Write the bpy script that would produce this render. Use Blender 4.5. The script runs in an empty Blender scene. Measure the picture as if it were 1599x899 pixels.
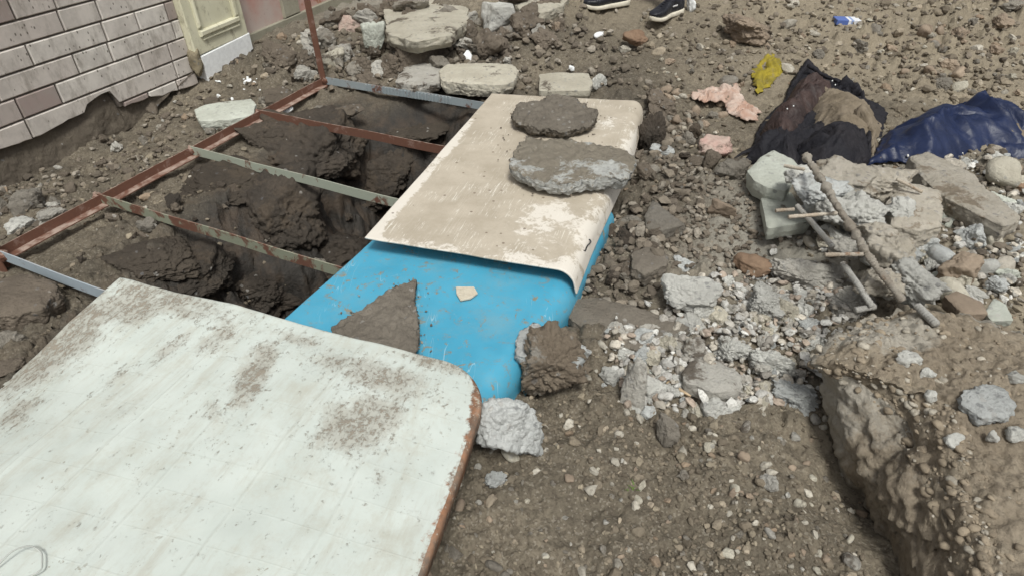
import bpy, bmesh, math, random
import numpy as np
from mathutils import Matrix, Vector
from mathutils.geometry import delaunay_2d_cdt

random.seed(7)
RNG = np.random.default_rng(7)
SC = bpy.context.scene
COL = SC.collection

# ------------------------------------------------------------------ camera
FPX = 1000.0; CAMH = 1.30
PITCH = math.radians(36.5); ROLL = math.radians(1.5)
FW = np.array([0, math.cos(PITCH), -math.sin(PITCH)])
_R0 = np.array([1.0, 0, 0]); _U0 = np.array([0, math.sin(PITCH), math.cos(PITCH)])
RT = math.cos(ROLL) * _R0 - math.sin(ROLL) * _U0
UP = math.sin(ROLL) * _R0 + math.cos(ROLL) * _U0
EYE = np.array([0, 0, CAMH])
cam_d = bpy.data.cameras.new('camera'); cam = bpy.data.objects.new('camera', cam_d); COL.objects.link(cam)
cam_d.sensor_width = 36.0; cam_d.lens = 36.0 * FPX / 1599.0
cam_d.clip_start = 0.02; cam_d.clip_end = 500.0
cam.matrix_world = Matrix(((RT[0], UP[0], -FW[0], EYE[0]), (RT[1], UP[1], -FW[1], EYE[1]),
                           (RT[2], UP[2], -FW[2], EYE[2]), (0, 0, 0, 1)))
SC.camera = cam

# ------------------------------------------------------------------ sky, sun, exposure
SUN_EL, SUN_AZ = 60.0, 168.0            # soft overcast light from behind the camera
w = bpy.data.worlds.new('World'); SC.world = w; w.use_nodes = True
nt = w.node_tree; nt.nodes.clear()
sky = nt.nodes.new('ShaderNodeTexSky'); sky.sky_type = 'NISHITA'; sky.sun_disc = False
sky.sun_elevation = math.radians(SUN_EL); sky.sun_rotation = math.radians(SUN_AZ)
sky.air_density = 1.0; sky.dust_density = 6.0; sky.ozone_density = 0.6; sky.altitude = 200
bg = nt.nodes.new('ShaderNodeBackground'); bg.inputs['Strength'].default_value = 0.085
wo = nt.nodes.new('ShaderNodeOutputWorld')
hs = nt.nodes.new('ShaderNodeHueSaturation'); hs.inputs['Saturation'].default_value = 0.16      # cloud veil takes most of the blue out
nt.links.new(sky.outputs[0], hs.inputs['Color']); nt.links.new(hs.outputs[0], bg.inputs[0]); nt.links.new(bg.outputs[0], wo.inputs[0])
sd = bpy.data.lights.new('sun', 'SUN'); sd.energy = 2.1; sd.angle = math.radians(14); sd.color = (1.0, 0.985, 0.92)
sun = bpy.data.objects.new('sun', sd); COL.objects.link(sun)
_e, _a = math.radians(SUN_EL), math.radians(SUN_AZ)
sdir = Vector((math.cos(_e) * math.sin(_a), math.cos(_e) * math.cos(_a), math.sin(_e)))
sun.rotation_euler = (-sdir).to_track_quat('-Z', 'Y').to_euler()
SC.view_settings.view_transform = 'Standard'; SC.view_settings.look = 'None'
SC.view_settings.gamma = 1.0; SC.view_settings.use_curve_mapping = False
SC.view_settings.exposure = 0.2

# ------------------------------------------------------------------ noise (numpy)
def _hash(ix, iy, iz, s):
    h = (ix.astype(np.int64) * 374761393 + iy.astype(np.int64) * 668265263 + iz.astype(np.int64) * 1274126177 + s * 974711) & 0xffffffff
    h = ((h ^ (h >> 13)) * 1274126177) & 0xffffffff
    return ((h ^ (h >> 16)) & 0xffffff) / float(0xffffff)
_PERM = np.random.default_rng(99).permutation(4096).astype(np.int32); _GA = np.random.default_rng(98).uniform(0, 2 * np.pi, 4096)
_GC = np.cos(_GA).astype(np.float32); _GS = np.sin(_GA).astype(np.float32)
def noise2(x, y, s=0):
    x0 = np.floor(x); y0 = np.floor(y); fx = x - x0; fy = y - y0
    ux = fx * fx * fx * (fx * (fx * 6 - 15) + 10); uy = fy * fy * fy * (fy * (fy * 6 - 15) + 10)
    ix = x0.astype(np.int32) + 37 * s; iy = y0.astype(np.int32) + 11 * s
    def g(i, j):
        k = _PERM[(_PERM[(ix + i) & 4095] + iy + j) & 4095]
        return _GC[k] * (fx - i) + _GS[k] * (fy - j)
    a = g(0, 0); b = g(1, 0); c = g(0, 1); d = g(1, 1)
    return 1.5 * ((a + (b - a) * ux) * (1 - uy) + (c + (d - c) * ux) * uy)
def noise3(p, s=0):
    p = np.asarray(p, float); f0 = np.floor(p); f = p - f0
    u = f * f * (3 - 2 * f); r = 0
    for i in (0, 1):
        for j in (0, 1):
            for k in (0, 1):
                v = _hash(f0[:, 0] + i, f0[:, 1] + j, f0[:, 2] + k, s)
                r = r + v * (u[:, 0] if i else 1 - u[:, 0]) * (u[:, 1] if j else 1 - u[:, 1]) * (u[:, 2] if k else 1 - u[:, 2])
    return r * 2 - 1
def fbm2(x, y, o=4, s=0, g=0.5):
    r = 0; a = 1; t = 0
    for i in range(o):
        r = r + a * noise2(x * 2 ** i + 17 * i, y * 2 ** i - 9 * i, s + i); t += a; a *= g
    return r / t
def fbm3(p, o=4, s=0, g=0.5):
    r = 0; a = 1; t = 0
    for i in range(o):
        r = r + a * noise3(p * 2 ** i + 13.7 * i, s + i); t += a; a *= g
    return r / t
_R1, _R2, _R3 = (np.random.default_rng(90 + i).random(4096) for i in range(3))
def worley2(x, y, s=0):
    x0 = np.floor(x); y0 = np.floor(y); ix = x0.astype(np.int32) + 37 * s; iy = y0.astype(np.int32) + 11 * s
    d1 = np.full(x.shape, 9.0); kk = np.zeros(x.shape, np.int32)
    for i in (-1, 0, 1):
        for j in (-1, 0, 1):
            k = _PERM[(_PERM[(ix + i) & 4095] + iy + j) & 4095]
            d = (x0 + i + _R1[k] - x) ** 2 + (y0 + j + _R2[k] - y) ** 2
            c = d < d1; d1 = np.where(c, d, d1); kk = np.where(c, k, kk)
    return np.sqrt(d1), _R3[kk]
def worley3(p, s=0):
    """distance to the nearest of scattered points, and to the second"""
    f0 = np.floor(p); q = f0.astype(np.int32) + 17 * s; d1 = np.full(len(p), 9.0); d2 = np.full(len(p), 9.0)
    for i in (-1, 0, 1):
        for j in (-1, 0, 1):
            for l in (-1, 0, 1):
                k = _PERM[(_PERM[(_PERM[(q[:, 0] + i) & 4095] + q[:, 1] + j) & 4095] + q[:, 2] + l) & 4095]
                d = (f0[:, 0] + i + _R1[k] - p[:, 0]) ** 2 + (f0[:, 1] + j + _R2[k] - p[:, 1]) ** 2 + (f0[:, 2] + l + _R3[k] - p[:, 2]) ** 2
                d2 = np.minimum(d2, np.maximum(d, d1)); d1 = np.minimum(d1, d)
    return np.sqrt(d1), np.sqrt(d2)
def ss(a, b, x):
    t = np.clip((x - a) / (b - a), 0, 1); return t * t * (3 - 2 * t)

# ------------------------------------------------------------------ picture point -> place
def ray(px, py):
    px = np.asarray(px, float); py = np.asarray(py, float)
    return FW + np.multiply.outer((px - 799.5) / FPX, RT) + np.multiply.outer((449.5 - py) / FPX, UP)
def P(px, py, z=0.0):
    d = ray(px, py); t = (z - CAMH) / d[..., 2]
    return EYE + d * np.asarray(t)[..., None]
def poly_dist(x, y, poly):
    """signed distance to a polygon, negative inside"""
    poly = np.asarray(poly, float); d = np.full(x.shape, 1e9); ins = np.zeros(x.shape, bool)
    for i in range(len(poly)):
        a = poly[i]; b = poly[(i + 1) % len(poly)]; e = b - a
        t = np.clip(((x - a[0]) * e[0] + (y - a[1]) * e[1]) / (e @ e), 0, 1)
        d = np.minimum(d, np.hypot(x - a[0] - t * e[0], y - a[1] - t * e[1]))
        c = ((a[1] > y) != (b[1] > y)); den = (b[1] - a[1]) if b[1] != a[1] else 1e-9
        ins ^= c & (x < (b[0] - a[0]) * (y - a[1]) / den + a[0])
    return np.where(ins, -d, d)

# ------------------------------------------------------------------ terrain height
WA = np.array([-2.37, 2.66, 0.0]); WD = np.array([0.383, 0.924, 0.0]); WN = np.array([0.924, -0.383, 0.0])   # house wall line
PIT = [(-1.22, 1.45), (-1.20, 1.9), (-1.16, 2.2), (-1.0, 2.45), (-1.02, 2.8), (-0.98, 3.15), (-0.7, 3.42), (-0.3, 3.45), (0.0, 3.25),
       (0.12, 2.8), (0.0, 2.1), (-0.2, 1.5), (-0.6, 1.25), (-1.0, 1.2)]
def Gs(x, y):
    x = np.asarray(x, float); y = np.asarray(y, float)
    k = ss(-1.0, 0.2, x)
    z = 0.30 * ss(3.0, 4.9, y) * k + 0.12 * ss(3.4, 4.6, y) * (1 - k)
    z = z + 0.10 * ss(0.85, 1.6, x - 0.1 * (y - 1.4)) * ss(3.3, 2.0, y)
    z = z + 0.10 * np.exp(-(((x - 1.9) / 0.5) ** 2 + ((y - 2.9) / 0.35) ** 2))
    z = z + 0.09 * np.exp(-(((x - 1.15) / 0.35) ** 2 + ((y - 2.35) / 0.35) ** 2))       # rubble heap
    z = z + 0.05 * np.exp(-(((x - 0.62) / 0.16) ** 2 + ((y - 2.2) / 0.5) ** 2))         # bank along the panels
    z = z + 0.10 * np.exp(-(((x - 1.85) / 0.35) ** 2 + ((y - 5.0) / 0.3) ** 2))
    z = z + 0.13 * np.exp(-(((x + 0.85) / 0.45) ** 2 + ((y - 4.55) / 0.45) ** 2)) + 0.10 * np.exp(-(((x + 0.15) / 0.4) ** 2 + ((y - 4.7) / 0.3) ** 2))   # bank of debris by the door
    s_ = (x - WA[0]) * WN[0] + (y - WA[1]) * WN[1]
    z = z - 0.04 * ss(0.5, 0.1, s_) * ss(4.2, 3.4, y)
    z = z - 0.09 * np.exp(-(((x - 0.84 + 0.12 * (y - 1.0)) / 0.15) ** 2 + ((y - 1.0) / 0.38) ** 2))       # hollow beside the footing
    return z
def pit_mask(x, y):
    d = poly_dist(x + 0.07 * noise2(x * 4, y * 4, 71), y + 0.07 * noise2(x * 4 + 9, y * 4, 72), PIT)
    return d
def Gf(x, y):
    z = Gs(x, y)
    amp = 0.55 + 0.45 * noise2(x * 0.9, y * 0.9, 3)
    z = z + 0.032 * noise2(x * 2.3, y * 2.3, 11) + 0.018 * noise2(x * 5.2, y * 5.2, 12)
    z = z + amp * (0.012 * noise2(x * 12, y * 12, 13) + 0.008 * noise2(x * 25, y * 25, 14) + 0.005 * noise2(x * 55, y * 55, 15) + 0.003 * noise2(x * 110, y * 110, 18))
    d, i = worley2(x * 11 + 0.4 * noise2(x * 25, y * 25, 20), y * 11, 31)
    lum = np.clip(0.35 + 1.3 * noise2(x * 1.1 + 5, y * 1.1, 8), 0.28, 1.3) * (1 + 0.25 * ss(1.8, 3.5, y)); lum = np.maximum(lum, 1.2 * np.exp(-(((x - 0.62) / 0.3) ** 2 + ((y - 2.5) / 0.9) ** 2)))
    z = z + lum * 0.040 * i * np.clip(1 - (d / 0.55) ** 2, 0, 1) * (i > 0.45)
    d, i = worley2(x * 27 + 0.5 * noise2(x * 60, y * 60, 21), y * 27 + 0.5 * noise2(x * 60 + 7, y * 60, 22), 32)
    z = z + lum * 0.015 * i * np.clip(1 - (d / 0.5) ** 2, 0, 1)
    d, i = worley2(x * 5.5 + 0.5 * noise2(x * 12, y * 12, 23), y * 5.5 + 0.5 * noise2(x * 12 + 3, y * 12, 24), 33)
    z = z + lum * 0.045 * np.clip(i - 0.4, 0, 1) * np.clip(1 - (d / 0.6) ** 2, 0, 1)
    dp = pit_mask(x, y)
    dep = ss(0.03, -0.50, dp)
    z = z - 1.2 * dep - 0.10 * ss(0.22, -0.05, dp)
    m = dep * (1 - dep) * 4 + 0.25 * dep
    dl, il = worley2(x * 5.2 + 0.5 * noise2(x * 9, y * 9, 41), y * 5.2 + 0.5 * noise2(x * 9, y * 9, 42), 43)
    z = z + m * (0.26 * il * np.clip(1 - (dl / 0.75) ** 2, 0, 1) + 0.06 * noise2(x * 9, y * 9, 44))
    return z
def hit(px, py, lift=0.0):
    z = 0.0
    for _ in range(25):
        q = P(px, py, z); z = 0.5 * z + 0.5 * (float(Gs(q[0], q[1])) + lift)
    return P(px, py, z)

def hitf(px, py):
    """first point of the real ground surface (pit included) under a picture point"""
    d = ray(px, py); t = np.linspace(0.8, 7.0, 700); q = EYE + t[:, None] * d; k = np.argmax(q[:, 2] < Gf(q[:, 0], q[:, 1])); return q[k]
# ------------------------------------------------------------------ mesh helpers
def mesh_np(name, v, f, smooth=True):
    """v (n,3), f (m,k) uniform face size, or list of such arrays"""
    fl = f if isinstance(f, list) else [f]
    me = bpy.data.meshes.new(name)
    me.vertices.add(len(v)); me.vertices.foreach_set('co', np.ascontiguousarray(v, np.float32).ravel())
    loops = np.concatenate([a.ravel() for a in fl]).astype(np.int32)
    cnt = np.concatenate([np.full(len(a), a.shape[1]) for a in fl]).astype(np.int32)
    st = np.concatenate([[0], np.cumsum(cnt)[:-1]]).astype(np.int32)
    me.loops.add(len(loops)); me.loops.foreach_set('vertex_index', loops)
    me.polygons.add(len(cnt)); me.polygons.foreach_set('loop_start', st); me.polygons.foreach_set('loop_total', cnt)
    me.polygons.foreach_set('use_smooth', np.full(len(cnt), smooth, bool))
    me.update(calc_edges=True)
    return me
def attr(me, name, vals):
    a = me.attributes.new(name, 'FLOAT', 'POINT'); a.data.foreach_set('value', np.ascontiguousarray(vals, np.float32))
def link(name, me, mat=None, parent=None, loc=None):
    o = bpy.data.objects.new(name, me); COL.objects.link(o)
    if mat is not None and me is not None and not me.materials: me.materials.append(mat)
    if parent is not None: o.parent = parent
    if loc is not None: o.location = loc
    return o
def tag(o, label, cat, group=None, kind=None):
    o['label'] = label; o['category'] = cat
    if group: o['group'] = group
    if kind: o['kind'] = kind
    return o
def empty(name, loc=(0, 0, 0)):
    o = bpy.data.objects.new(name, None); COL.objects.link(o); o.location = loc; o.empty_display_size = 0.05
    return o
def grid_faces(n, m, wrap=False):
    i = np.arange(n - 1)[:, None]; j = np.arange(m if wrap else m - 1)[None, :]; j2 = (j + 1) % m
    return np.stack([i * m + j, i * m + j2, (i + 1) * m + j2, (i + 1) * m + j], -1).reshape(-1, 4)
_ico = {}
def ico(l):
    if l not in _ico:
        bm = bmesh.new(); bmesh.ops.create_icosphere(bm, subdivisions=l, radius=1)
        v = np.array([x.co[:] for x in bm.verts]); f = np.array([[x.index for x in q.verts] for q in bm.faces]); bm.free()
        v /= np.linalg.norm(v, axis=1)[:, None]; _ico[l] = (v, f)
    return _ico[l]
def box_np(sx, sy, sz, bev=0.0):
    bm = bmesh.new(); bmesh.ops.create_cube(bm, size=1)
    for v in bm.verts: v.co = Vector((v.co.x * sx, v.co.y * sy, v.co.z * sz))
    if bev: bmesh.ops.bevel(bm, geom=bm.edges[:], offset=bev, segments=2, affect='EDGES', profile=0.6)
    return bm
def bm_mesh(bm, name, smooth=False):
    me = bpy.data.meshes.new(name); bmesh.ops.recalc_face_normals(bm, faces=bm.faces[:]); bm.to_mesh(me); bm.free()
    if smooth: me.polygons.foreach_set('use_smooth', np.ones(len(me.polygons), bool))
    return me

# ------------------------------------------------------------------ node helpers
class NT:
    def __init__(s, name):
        s.m = bpy.data.materials.new(name); s.m.use_nodes = True; s.t = s.m.node_tree; s.t.nodes.clear()
        s.out = s.n('ShaderNodeOutputMaterial'); s.b = s.n('ShaderNodeBsdfPrincipled'); s.l(s.b.outputs[0], s.out.inputs[0])
        g = s.n('ShaderNodeNewGeometry'); s.pos = g.outputs['Position']; s.nrm = g.outputs['Normal']
    def n(s, t, **k):
        x = s.t.nodes.new(t)
        for a, v in k.items(): setattr(x, a, v)
        return x
    def l(s, a, b): s.t.links.new(a, b)
    def put(s, i, v):
        if isinstance(v, bpy.types.NodeSocket): s.l(v, i)
        elif v is not None:
            if i.type == 'RGBA' and len(v) == 3: v = (*v, 1)
            i.default_value = v
    def noise(s, sc, det=4, ro=0.6, co=None, dist=0.0):
        x = s.n('ShaderNodeTexNoise'); s.put(x.inputs['Vector'], co if co is not None else s.pos)
        x.inputs['Scale'].default_value = sc; x.inputs['Detail'].default_value = det; x.inputs['Roughness'].default_value = ro; x.inputs['Distortion'].default_value = dist
        return x.outputs[0]
    def vor(s, sc, out='Distance', feat='F1', co=None, rnd=1.0):
        x = s.n('ShaderNodeTexVoronoi', feature=feat); s.put(x.inputs['Vector'], co if co is not None else s.pos)
        x.inputs['Scale'].default_value = sc; x.inputs['Randomness'].default_value = rnd
        return x.outputs[out]
    def math(s, op, a, b=None, c=None, clamp=False):
        x = s.n('ShaderNodeMath', operation=op); x.use_clamp = clamp
        s.put(x.inputs[0], a)
        if b is not None: s.put(x.inputs[1], b)
        if c is not None: s.put(x.inputs[2], c)
        return x.outputs[0]
    def step(s, a, lo, hi, tlo=0.0, thi=1.0):
        x = s.n('ShaderNodeMapRange', interpolation_type='SMOOTHSTEP'); s.put(x.inputs[0], a)
        for i, v in zip((1, 2, 3, 4), (lo, hi, tlo, thi)): s.put(x.inputs[i], v)
        return x.outputs[0]
    def mix(s, f, a, b, mode='MIX'):
        x = s.n('ShaderNodeMix', data_type='RGBA', blend_type=mode); s.put(x.inputs[0], f); s.put(x.inputs[6], a); s.put(x.inputs[7], b)
        return x.outputs[2]
    def at(s, name): return s.n('ShaderNodeAttribute', attribute_name=name).outputs['Fac']
    def atc(s, name): return s.n('ShaderNodeAttribute', attribute_name=name).outputs['Color']
    def map(s, co, scale=(1, 1, 1), rot=(0, 0, 0), loc=(0, 0, 0)):
        x = s.n('ShaderNodeMapping'); s.put(x.inputs[0], co); x.inputs[3].default_value = scale; x.inputs[2].default_value = rot; x.inputs[1].default_value = loc
        return x.outputs[0]
    def obj(s): return s.n('ShaderNodeTexCoord').outputs['Object']
    def uv(s): return s.n('ShaderNodeTexCoord').outputs['UV']
    def rnd(s): return s.n('ShaderNodeObjectInfo').outputs['Random']
    def sep(s, v): return s.n('ShaderNodeSeparateXYZ'), v
    def zc(s, v, i=2):
        x = s.n('ShaderNodeSeparateXYZ'); s.put(x.inputs[0], v); return x.outputs[i]
    def bump(s, h, st=0.4, d=0.01, prev=None):
        x = s.n('ShaderNodeBump'); x.inputs['Strength'].default_value = st; x.inputs['Distance'].default_value = d
        s.put(x.inputs['Height'], h)
        if prev is not None: s.l(prev, x.inputs['Normal'])
        return x.outputs[0]
    def fin(s, col, rough=0.9, normal=None, metal=0.0, spec=0.3, **k):
        s.put(s.b.inputs['Base Color'], col); s.put(s.b.inputs['Roughness'], rough); s.put(s.b.inputs['Metallic'], metal)
        s.b.inputs['Specular IOR Level'].default_value = spec
        if normal is not None: s.l(normal, s.b.inputs['Normal'])
        for a, v in k.items(): s.put(s.b.inputs[a], v)
        return s.m

# ------------------------------------------------------------------ materials
def soil_color(t, wet=None, tan=None, pale=None):
    a = t.noise(2.2, 5, 0.6); b = t.noise(38, 6, 0.7); c = t.vor(190, 'Color'); cv = t.zc(c, 0)
    col = t.mix(t.step(a, 0.35, 0.65), (0.150, 0.130, 0.098), (0.230, 0.198, 0.148))
    col = t.mix(t.math('MULTIPLY', t.step(b, 0.38, 0.7), 0.8), col, (0.082, 0.069, 0.052))
    col = t.mix(t.math('MULTIPLY', t.math('GREATER_THAN', cv, 0.90), 0.32), col, (0.38, 0.345, 0.285))
    col = t.mix(t.math('MULTIPLY', t.math('LESS_THAN', cv, 0.2), 0.45), col, (0.085, 0.068, 0.052))
    if tan is not None: col = t.mix(tan, col, t.mix(b, (0.40, 0.345, 0.255), (0.23, 0.193, 0.140)))
    if pale is not None: col = t.mix(pale, col, t.mix(b, (0.46, 0.445, 0.395), (0.24, 0.226, 0.19)))
    if wet is not None: col = t.mix(wet, col, t.mix(t.step(t.noise(9, 4), 0.4, 0.66), (0.036, 0.033, 0.030), (0.070, 0.053, 0.040)))
    return col, b
def m_soil():
    t = NT('soil'); wet = t.at('wet'); col, b = soil_color(t, wet, t.at('tan'), t.at('pale'))
    n = t.bump(t.noise(14, 6, 0.7), 0.5, 0.03)
    n = t.bump(t.vor(70), 0.3, -0.008, n); n = t.bump(t.noise(160, 5, 0.7), 0.6, 0.006, n)
    return t.fin(col, t.math('MULTIPLY_ADD', wet, -0.36, 0.95), n, spec=0.25)
def m_rock(name, base, var, agg=0.5, mud=0.3, mudc=(0.15, 0.125, 0.098), sc=1.0, topmud=0.0, rust=0.0, bmp=1.0):
    t = NT(name)
    a = t.noise(7 * sc, 5, 0.65); b = t.noise(60 * sc, 5, 0.7)
    col = t.mix(t.step(a, 0.3, 0.7), base, var)
    col = t.mix(t.math('MULTIPLY', t.step(b, 0.45, 0.75), 0.5), col, tuple(x * 0.66 for x in base))
    if agg > 0:
        ad = t.n('ShaderNodeVectorMath', operation='MULTIPLY_ADD'); nz_ = t.n('ShaderNodeTexNoise'); nz_.inputs['Scale'].default_value = 45; t.l(t.pos, nz_.inputs['Vector']); t.l(nz_.outputs['Color'], ad.inputs[0]); ad.inputs[1].default_value = (0.016, 0.016, 0.016); t.l(t.pos, ad.inputs[2]); wv = ad.outputs[0]; d = t.vor(48 * sc, 'Distance', co=wv); c = t.vor(48 * sc, 'Color', co=wv); cz = t.zc(c, 1)
        msk = t.math('MULTIPLY', t.step(d, 0.42, 0.30), t.math('GREATER_THAN', t.zc(c, 0), 1 - agg))
        pc = t.mix(cz, (0.14, 0.145, 0.155), (0.50, 0.48, 0.44)); col = t.mix(t.math('MULTIPLY', msk, 0.5), col, pc)
    mk = t.noise(5.5 * sc, 6, 0.72, dist=0.3)
    mm = t.step(mk, 0.72 - mud * 0.5, 0.80 - mud * 0.5)
    if topmud: mm = t.math('MULTIPLY', mm, t.step(t.zc(t.nrm), 0.2, 0.75)) if topmud > 0 else t.math('MULTIPLY', mm, t.step(t.zc(t.nrm), 0.7, 0.3))
    mc = t.mix(b, mudc, tuple(x * 0.6 for x in mudc)); col = t.mix(t.math('MULTIPLY', mm, 0.92), col, mc)
    if rust: col = t.mix(t.step(t.noise(16, 4), 0.66 - rust * 0.2, 0.72 - rust * 0.2), col, (0.22, 0.09, 0.04))
    h = t.vor(55 * sc)
    n = t.bump(t.noise(22 * sc, 7, 0.75), 0.7 * bmp, 0.03); n = t.bump(h, 0.22 * bmp, -0.006, n); n = t.bump(t.noise(75 * sc, 5, 0.7), 0.6 * bmp, 0.009, n); n = t.bump(t.noise(190 * sc, 4, 0.7), 0.5 * bmp, 0.004, n)
    hsv = t.n('ShaderNodeHueSaturation'); t.put(hsv.inputs['Color'], col); t.put(hsv.inputs['Value'], t.math('MULTIPLY_ADD', t.rnd(), 0.32, 0.88))
    return t.fin(hsv.outputs[0], 0.93, n, spec=0.2)
def m_gravel():
    t = NT('gravel'); col = t.atc('col'); b = t.noise(90, 4, 0.7)
    col = t.mix(t.math('MULTIPLY', t.step(b, 0.45, 0.7), 0.55), col, (0.11, 0.093, 0.074))
    return t.fin(col, 0.9, t.bump(t.noise(220, 3), 0.4, 0.003), spec=0.2)
def m_plain(name, c, rough=0.7, v=0.15, sc=20, metal=0.0, bump=0.1):
    t = NT(name); a = t.noise(sc, 5, 0.65)
    col = t.mix(t.step(a, 0.3, 0.7), tuple(x * (1 - v) for x in c), tuple(min(1, x * (1 + v)) for x in c))
    return t.fin(col, rough, t.bump(a, bump, 0.004), metal)
def m_steel(name, paint, amount, dust=0.25):
    """painted angle iron: paint left over rust"""
    t = NT(name); a = t.noise(13, 5, 0.7, dist=0.4); b = t.noise(90, 4, 0.7)
    rust = t.mix(b, (0.20, 0.090, 0.058), (0.115, 0.062, 0.045))
    col = t.mix(t.step(a, 1 - amount - 0.05, 1 - amount + 0.05), rust, t.mix(b, paint, tuple(x * 0.8 for x in paint)))
    up = t.math('MULTIPLY', t.step(t.zc(t.nrm), 0.6, 0.95), t.step(t.noise(25, 4), 0.35, 0.65))
    col = t.mix(t.math('MULTIPLY', up, dust), col, (0.46, 0.37, 0.31))
    return t.fin(col, 0.75, t.bump(b, 0.25, 0.003), spec=0.35)
def m_fabric(name, c1, c2, rough=0.8, dirt=0.25, sheen=0.0, spec=0.3, dirtc=(0.2, 0.165, 0.125), fine=350, crease=1.0):
    t = NT(name); a = t.noise(9, 5, 0.65); b = t.noise(fine, 2, 0.5)
    col = t.mix(t.step(a, 0.35, 0.65), c1, c2); col = t.mix(t.math('MULTIPLY', b, 0.35), col, tuple(x * 0.55 for x in c1))
    col = t.mix(t.step(t.noise(14, 6, 0.75), 0.72 - 0.4 * dirt, 0.9 - 0.4 * dirt), col, dirtc)
    cr = t.math('ABSOLUTE', t.math('SUBTRACT', t.noise(11, 3, 0.55, dist=0.9), 0.5)); cr2 = t.math('ABSOLUTE', t.math('SUBTRACT', t.noise(24, 3, 0.55, dist=0.7), 0.5))
    n = t.bump(t.step(cr, 0.0, 0.16), 0.30 * crease, -0.016); n = t.bump(t.step(cr2, 0.0, 0.12), 0.12 * crease, -0.006, n); n = t.bump(b, 0.25, 0.002, n)
    return t.fin(col, rough, n, spec=spec)
M = {}
M['soil'] = m_soil(); M['gravel'] = m_gravel()
M['concrete'] = m_rock('pale_concrete', (0.60, 0.60, 0.56), (0.48, 0.475, 0.44), 0.35, 0.20)
M['concrete_muddy'] = m_rock('muddy_concrete', (0.49, 0.475, 0.43), (0.38, 0.36, 0.32), 0.3, 0.36)
M['concrete_blue'] = m_rock('bluish_aggregate_concrete', (0.56, 0.575, 0.56), (0.44, 0.455, 0.445), 0.5, 0.14)
M['concrete_green'] = m_rock('greenish_concrete', (0.51, 0.535, 0.475), (0.42, 0.435, 0.38), 0.15, 0.25, bmp=0.7)
M['concrete_cream'] = m_rock('cream_concrete', (0.56, 0.53, 0.44), (0.46, 0.425, 0.345), 0.2, 0.32, bmp=0.9)
M['slab_topped'] = m_rock('concrete_with_earth_on_top', (0.52, 0.53, 0.51), (0.42, 0.425, 0.40), 0.35, 0.62, (0.27, 0.235, 0.18), topmud=1)
M['mud'] = m_rock('grey_brown_mud', (0.185, 0.155, 0.122), (0.135, 0.113, 0.09), 0.12, 0.3, (0.24, 0.205, 0.16))
M['mud_grey'] = m_rock('dry_grey_mud', (0.225, 0.20, 0.165), (0.17, 0.15, 0.123), 0.15, 0.25, (0.28, 0.25, 0.205), bmp=0.9)
M['mud_wet'] = m_rock('damp_brown_earth', (0.095, 0.079, 0.062), (0.068, 0.057, 0.046), 0.05, 0.3, (0.13, 0.105, 0.08))
M['mud_lump'] = m_rock('brown_caked_lump', (0.30, 0.25, 0.19), (0.215, 0.175, 0.132), 0.1, 0.34, (0.42, 0.40, 0.355))
M['mud_dark'] = m_rock('dark_wet_mud', (0.058, 0.050, 0.042), (0.085, 0.070, 0.056), 0.02, 0.4, (0.115, 0.092, 0.070))
M['stone'] = m_rock('grey_stone', (0.27, 0.25, 0.215), (0.20, 0.18, 0.15), 0.1, 0.35)
M['stone_tan'] = m_rock('tan_stone', (0.33, 0.265, 0.20), (0.24, 0.19, 0.145), 0.0, 0.28, bmp=0.5)
M['stone_brown'] = m_rock('brown_cobble', (0.27, 0.19, 0.13), (0.19, 0.125, 0.085), 0.0, 0.25, bmp=0.4)
M['rough_pale'] = m_rock('footing_concrete', (0.54, 0.50, 0.43), (0.43, 0.39, 0.32), 0.25, 0.36, (0.31, 0.255, 0.19))
M['plaster'] = m_plain('white_plaster', (0.80, 0.82, 0.82), 0.9, 0.08, 40, bump=0.3)
M['pinkstone'] = m_rock('pink_painted_mortar', (0.46, 0.30, 0.26), (0.40, 0.34, 0.29), 0.0, 0.25, bmp=0.5)

def piece_field(x, y):
    """wet, tan and pale patches of the soil, each with its own outline"""
    nz = 0.5 + 0.5 * fbm2(x * 3, y * 3, 3, 55)
    dp = pit_mask(x, y)
    wet = ss(0.46, 0.02, dp + 0.25 * (nz - 0.5)) * 0.95
    wet = np.maximum(wet, 0.55 * np.exp(-(((x - 0.60) / 0.25) ** 2 + ((y - 2.9) / 0.7) ** 2)))
    wet = np.maximum(wet, 0.5 * np.exp(-(((x + 0.1) / 0.9) ** 2 + ((y - 4.0) / 0.5) ** 2)) * ss(0.3, 0.7, nz))
    wet = np.maximum(wet, 0.40 * ss(1.0, -0.2, x) * ss(0.45, 0.8, nz))
    tan = ss(1.0, 2.6, x + 0.35 * (y - 2.5)) * 0.75 * ss(2.2, 3.4, y) * (0.5 + nz * 0.7)
    tan = np.maximum(tan, 0.8 * ss(0.9, 1.25, x) * ss(2.6, 1.6, y) * (0.3 + nz))
    tan = np.maximum(tan, 0.6 * ss(0.2, 0.9, x) * ss(0.45, 0.75, nz) * ss(2.0, 1.0, y))
    tan = np.maximum(tan, 0.5 * ss(3.8, 4.6, y) * ss(-0.5, 0.5, x))
    pale = 0.75 * np.exp(-(((x - 0.98) / 0.40) ** 2 + ((y - 1.95) / 0.45) ** 2)) * ss(0.25, 0.6, nz)
    pale = np.maximum(pale, 0.5 * np.exp(-(((x - 1.7) / 0.4) ** 2 + ((y - 2.3) / 0.35) ** 2)) * ss(0.3, 0.6, nz))
    pale = np.maximum(pale, 0.6 * np.exp(-(((x + 0.95) / 0.8) ** 2 + ((y - 5.6) / 0.8) ** 2)))
    return np.clip(wet, 0, 1), np.clip(tan, 0, 1), np.clip(pale, 0, 1)

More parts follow.
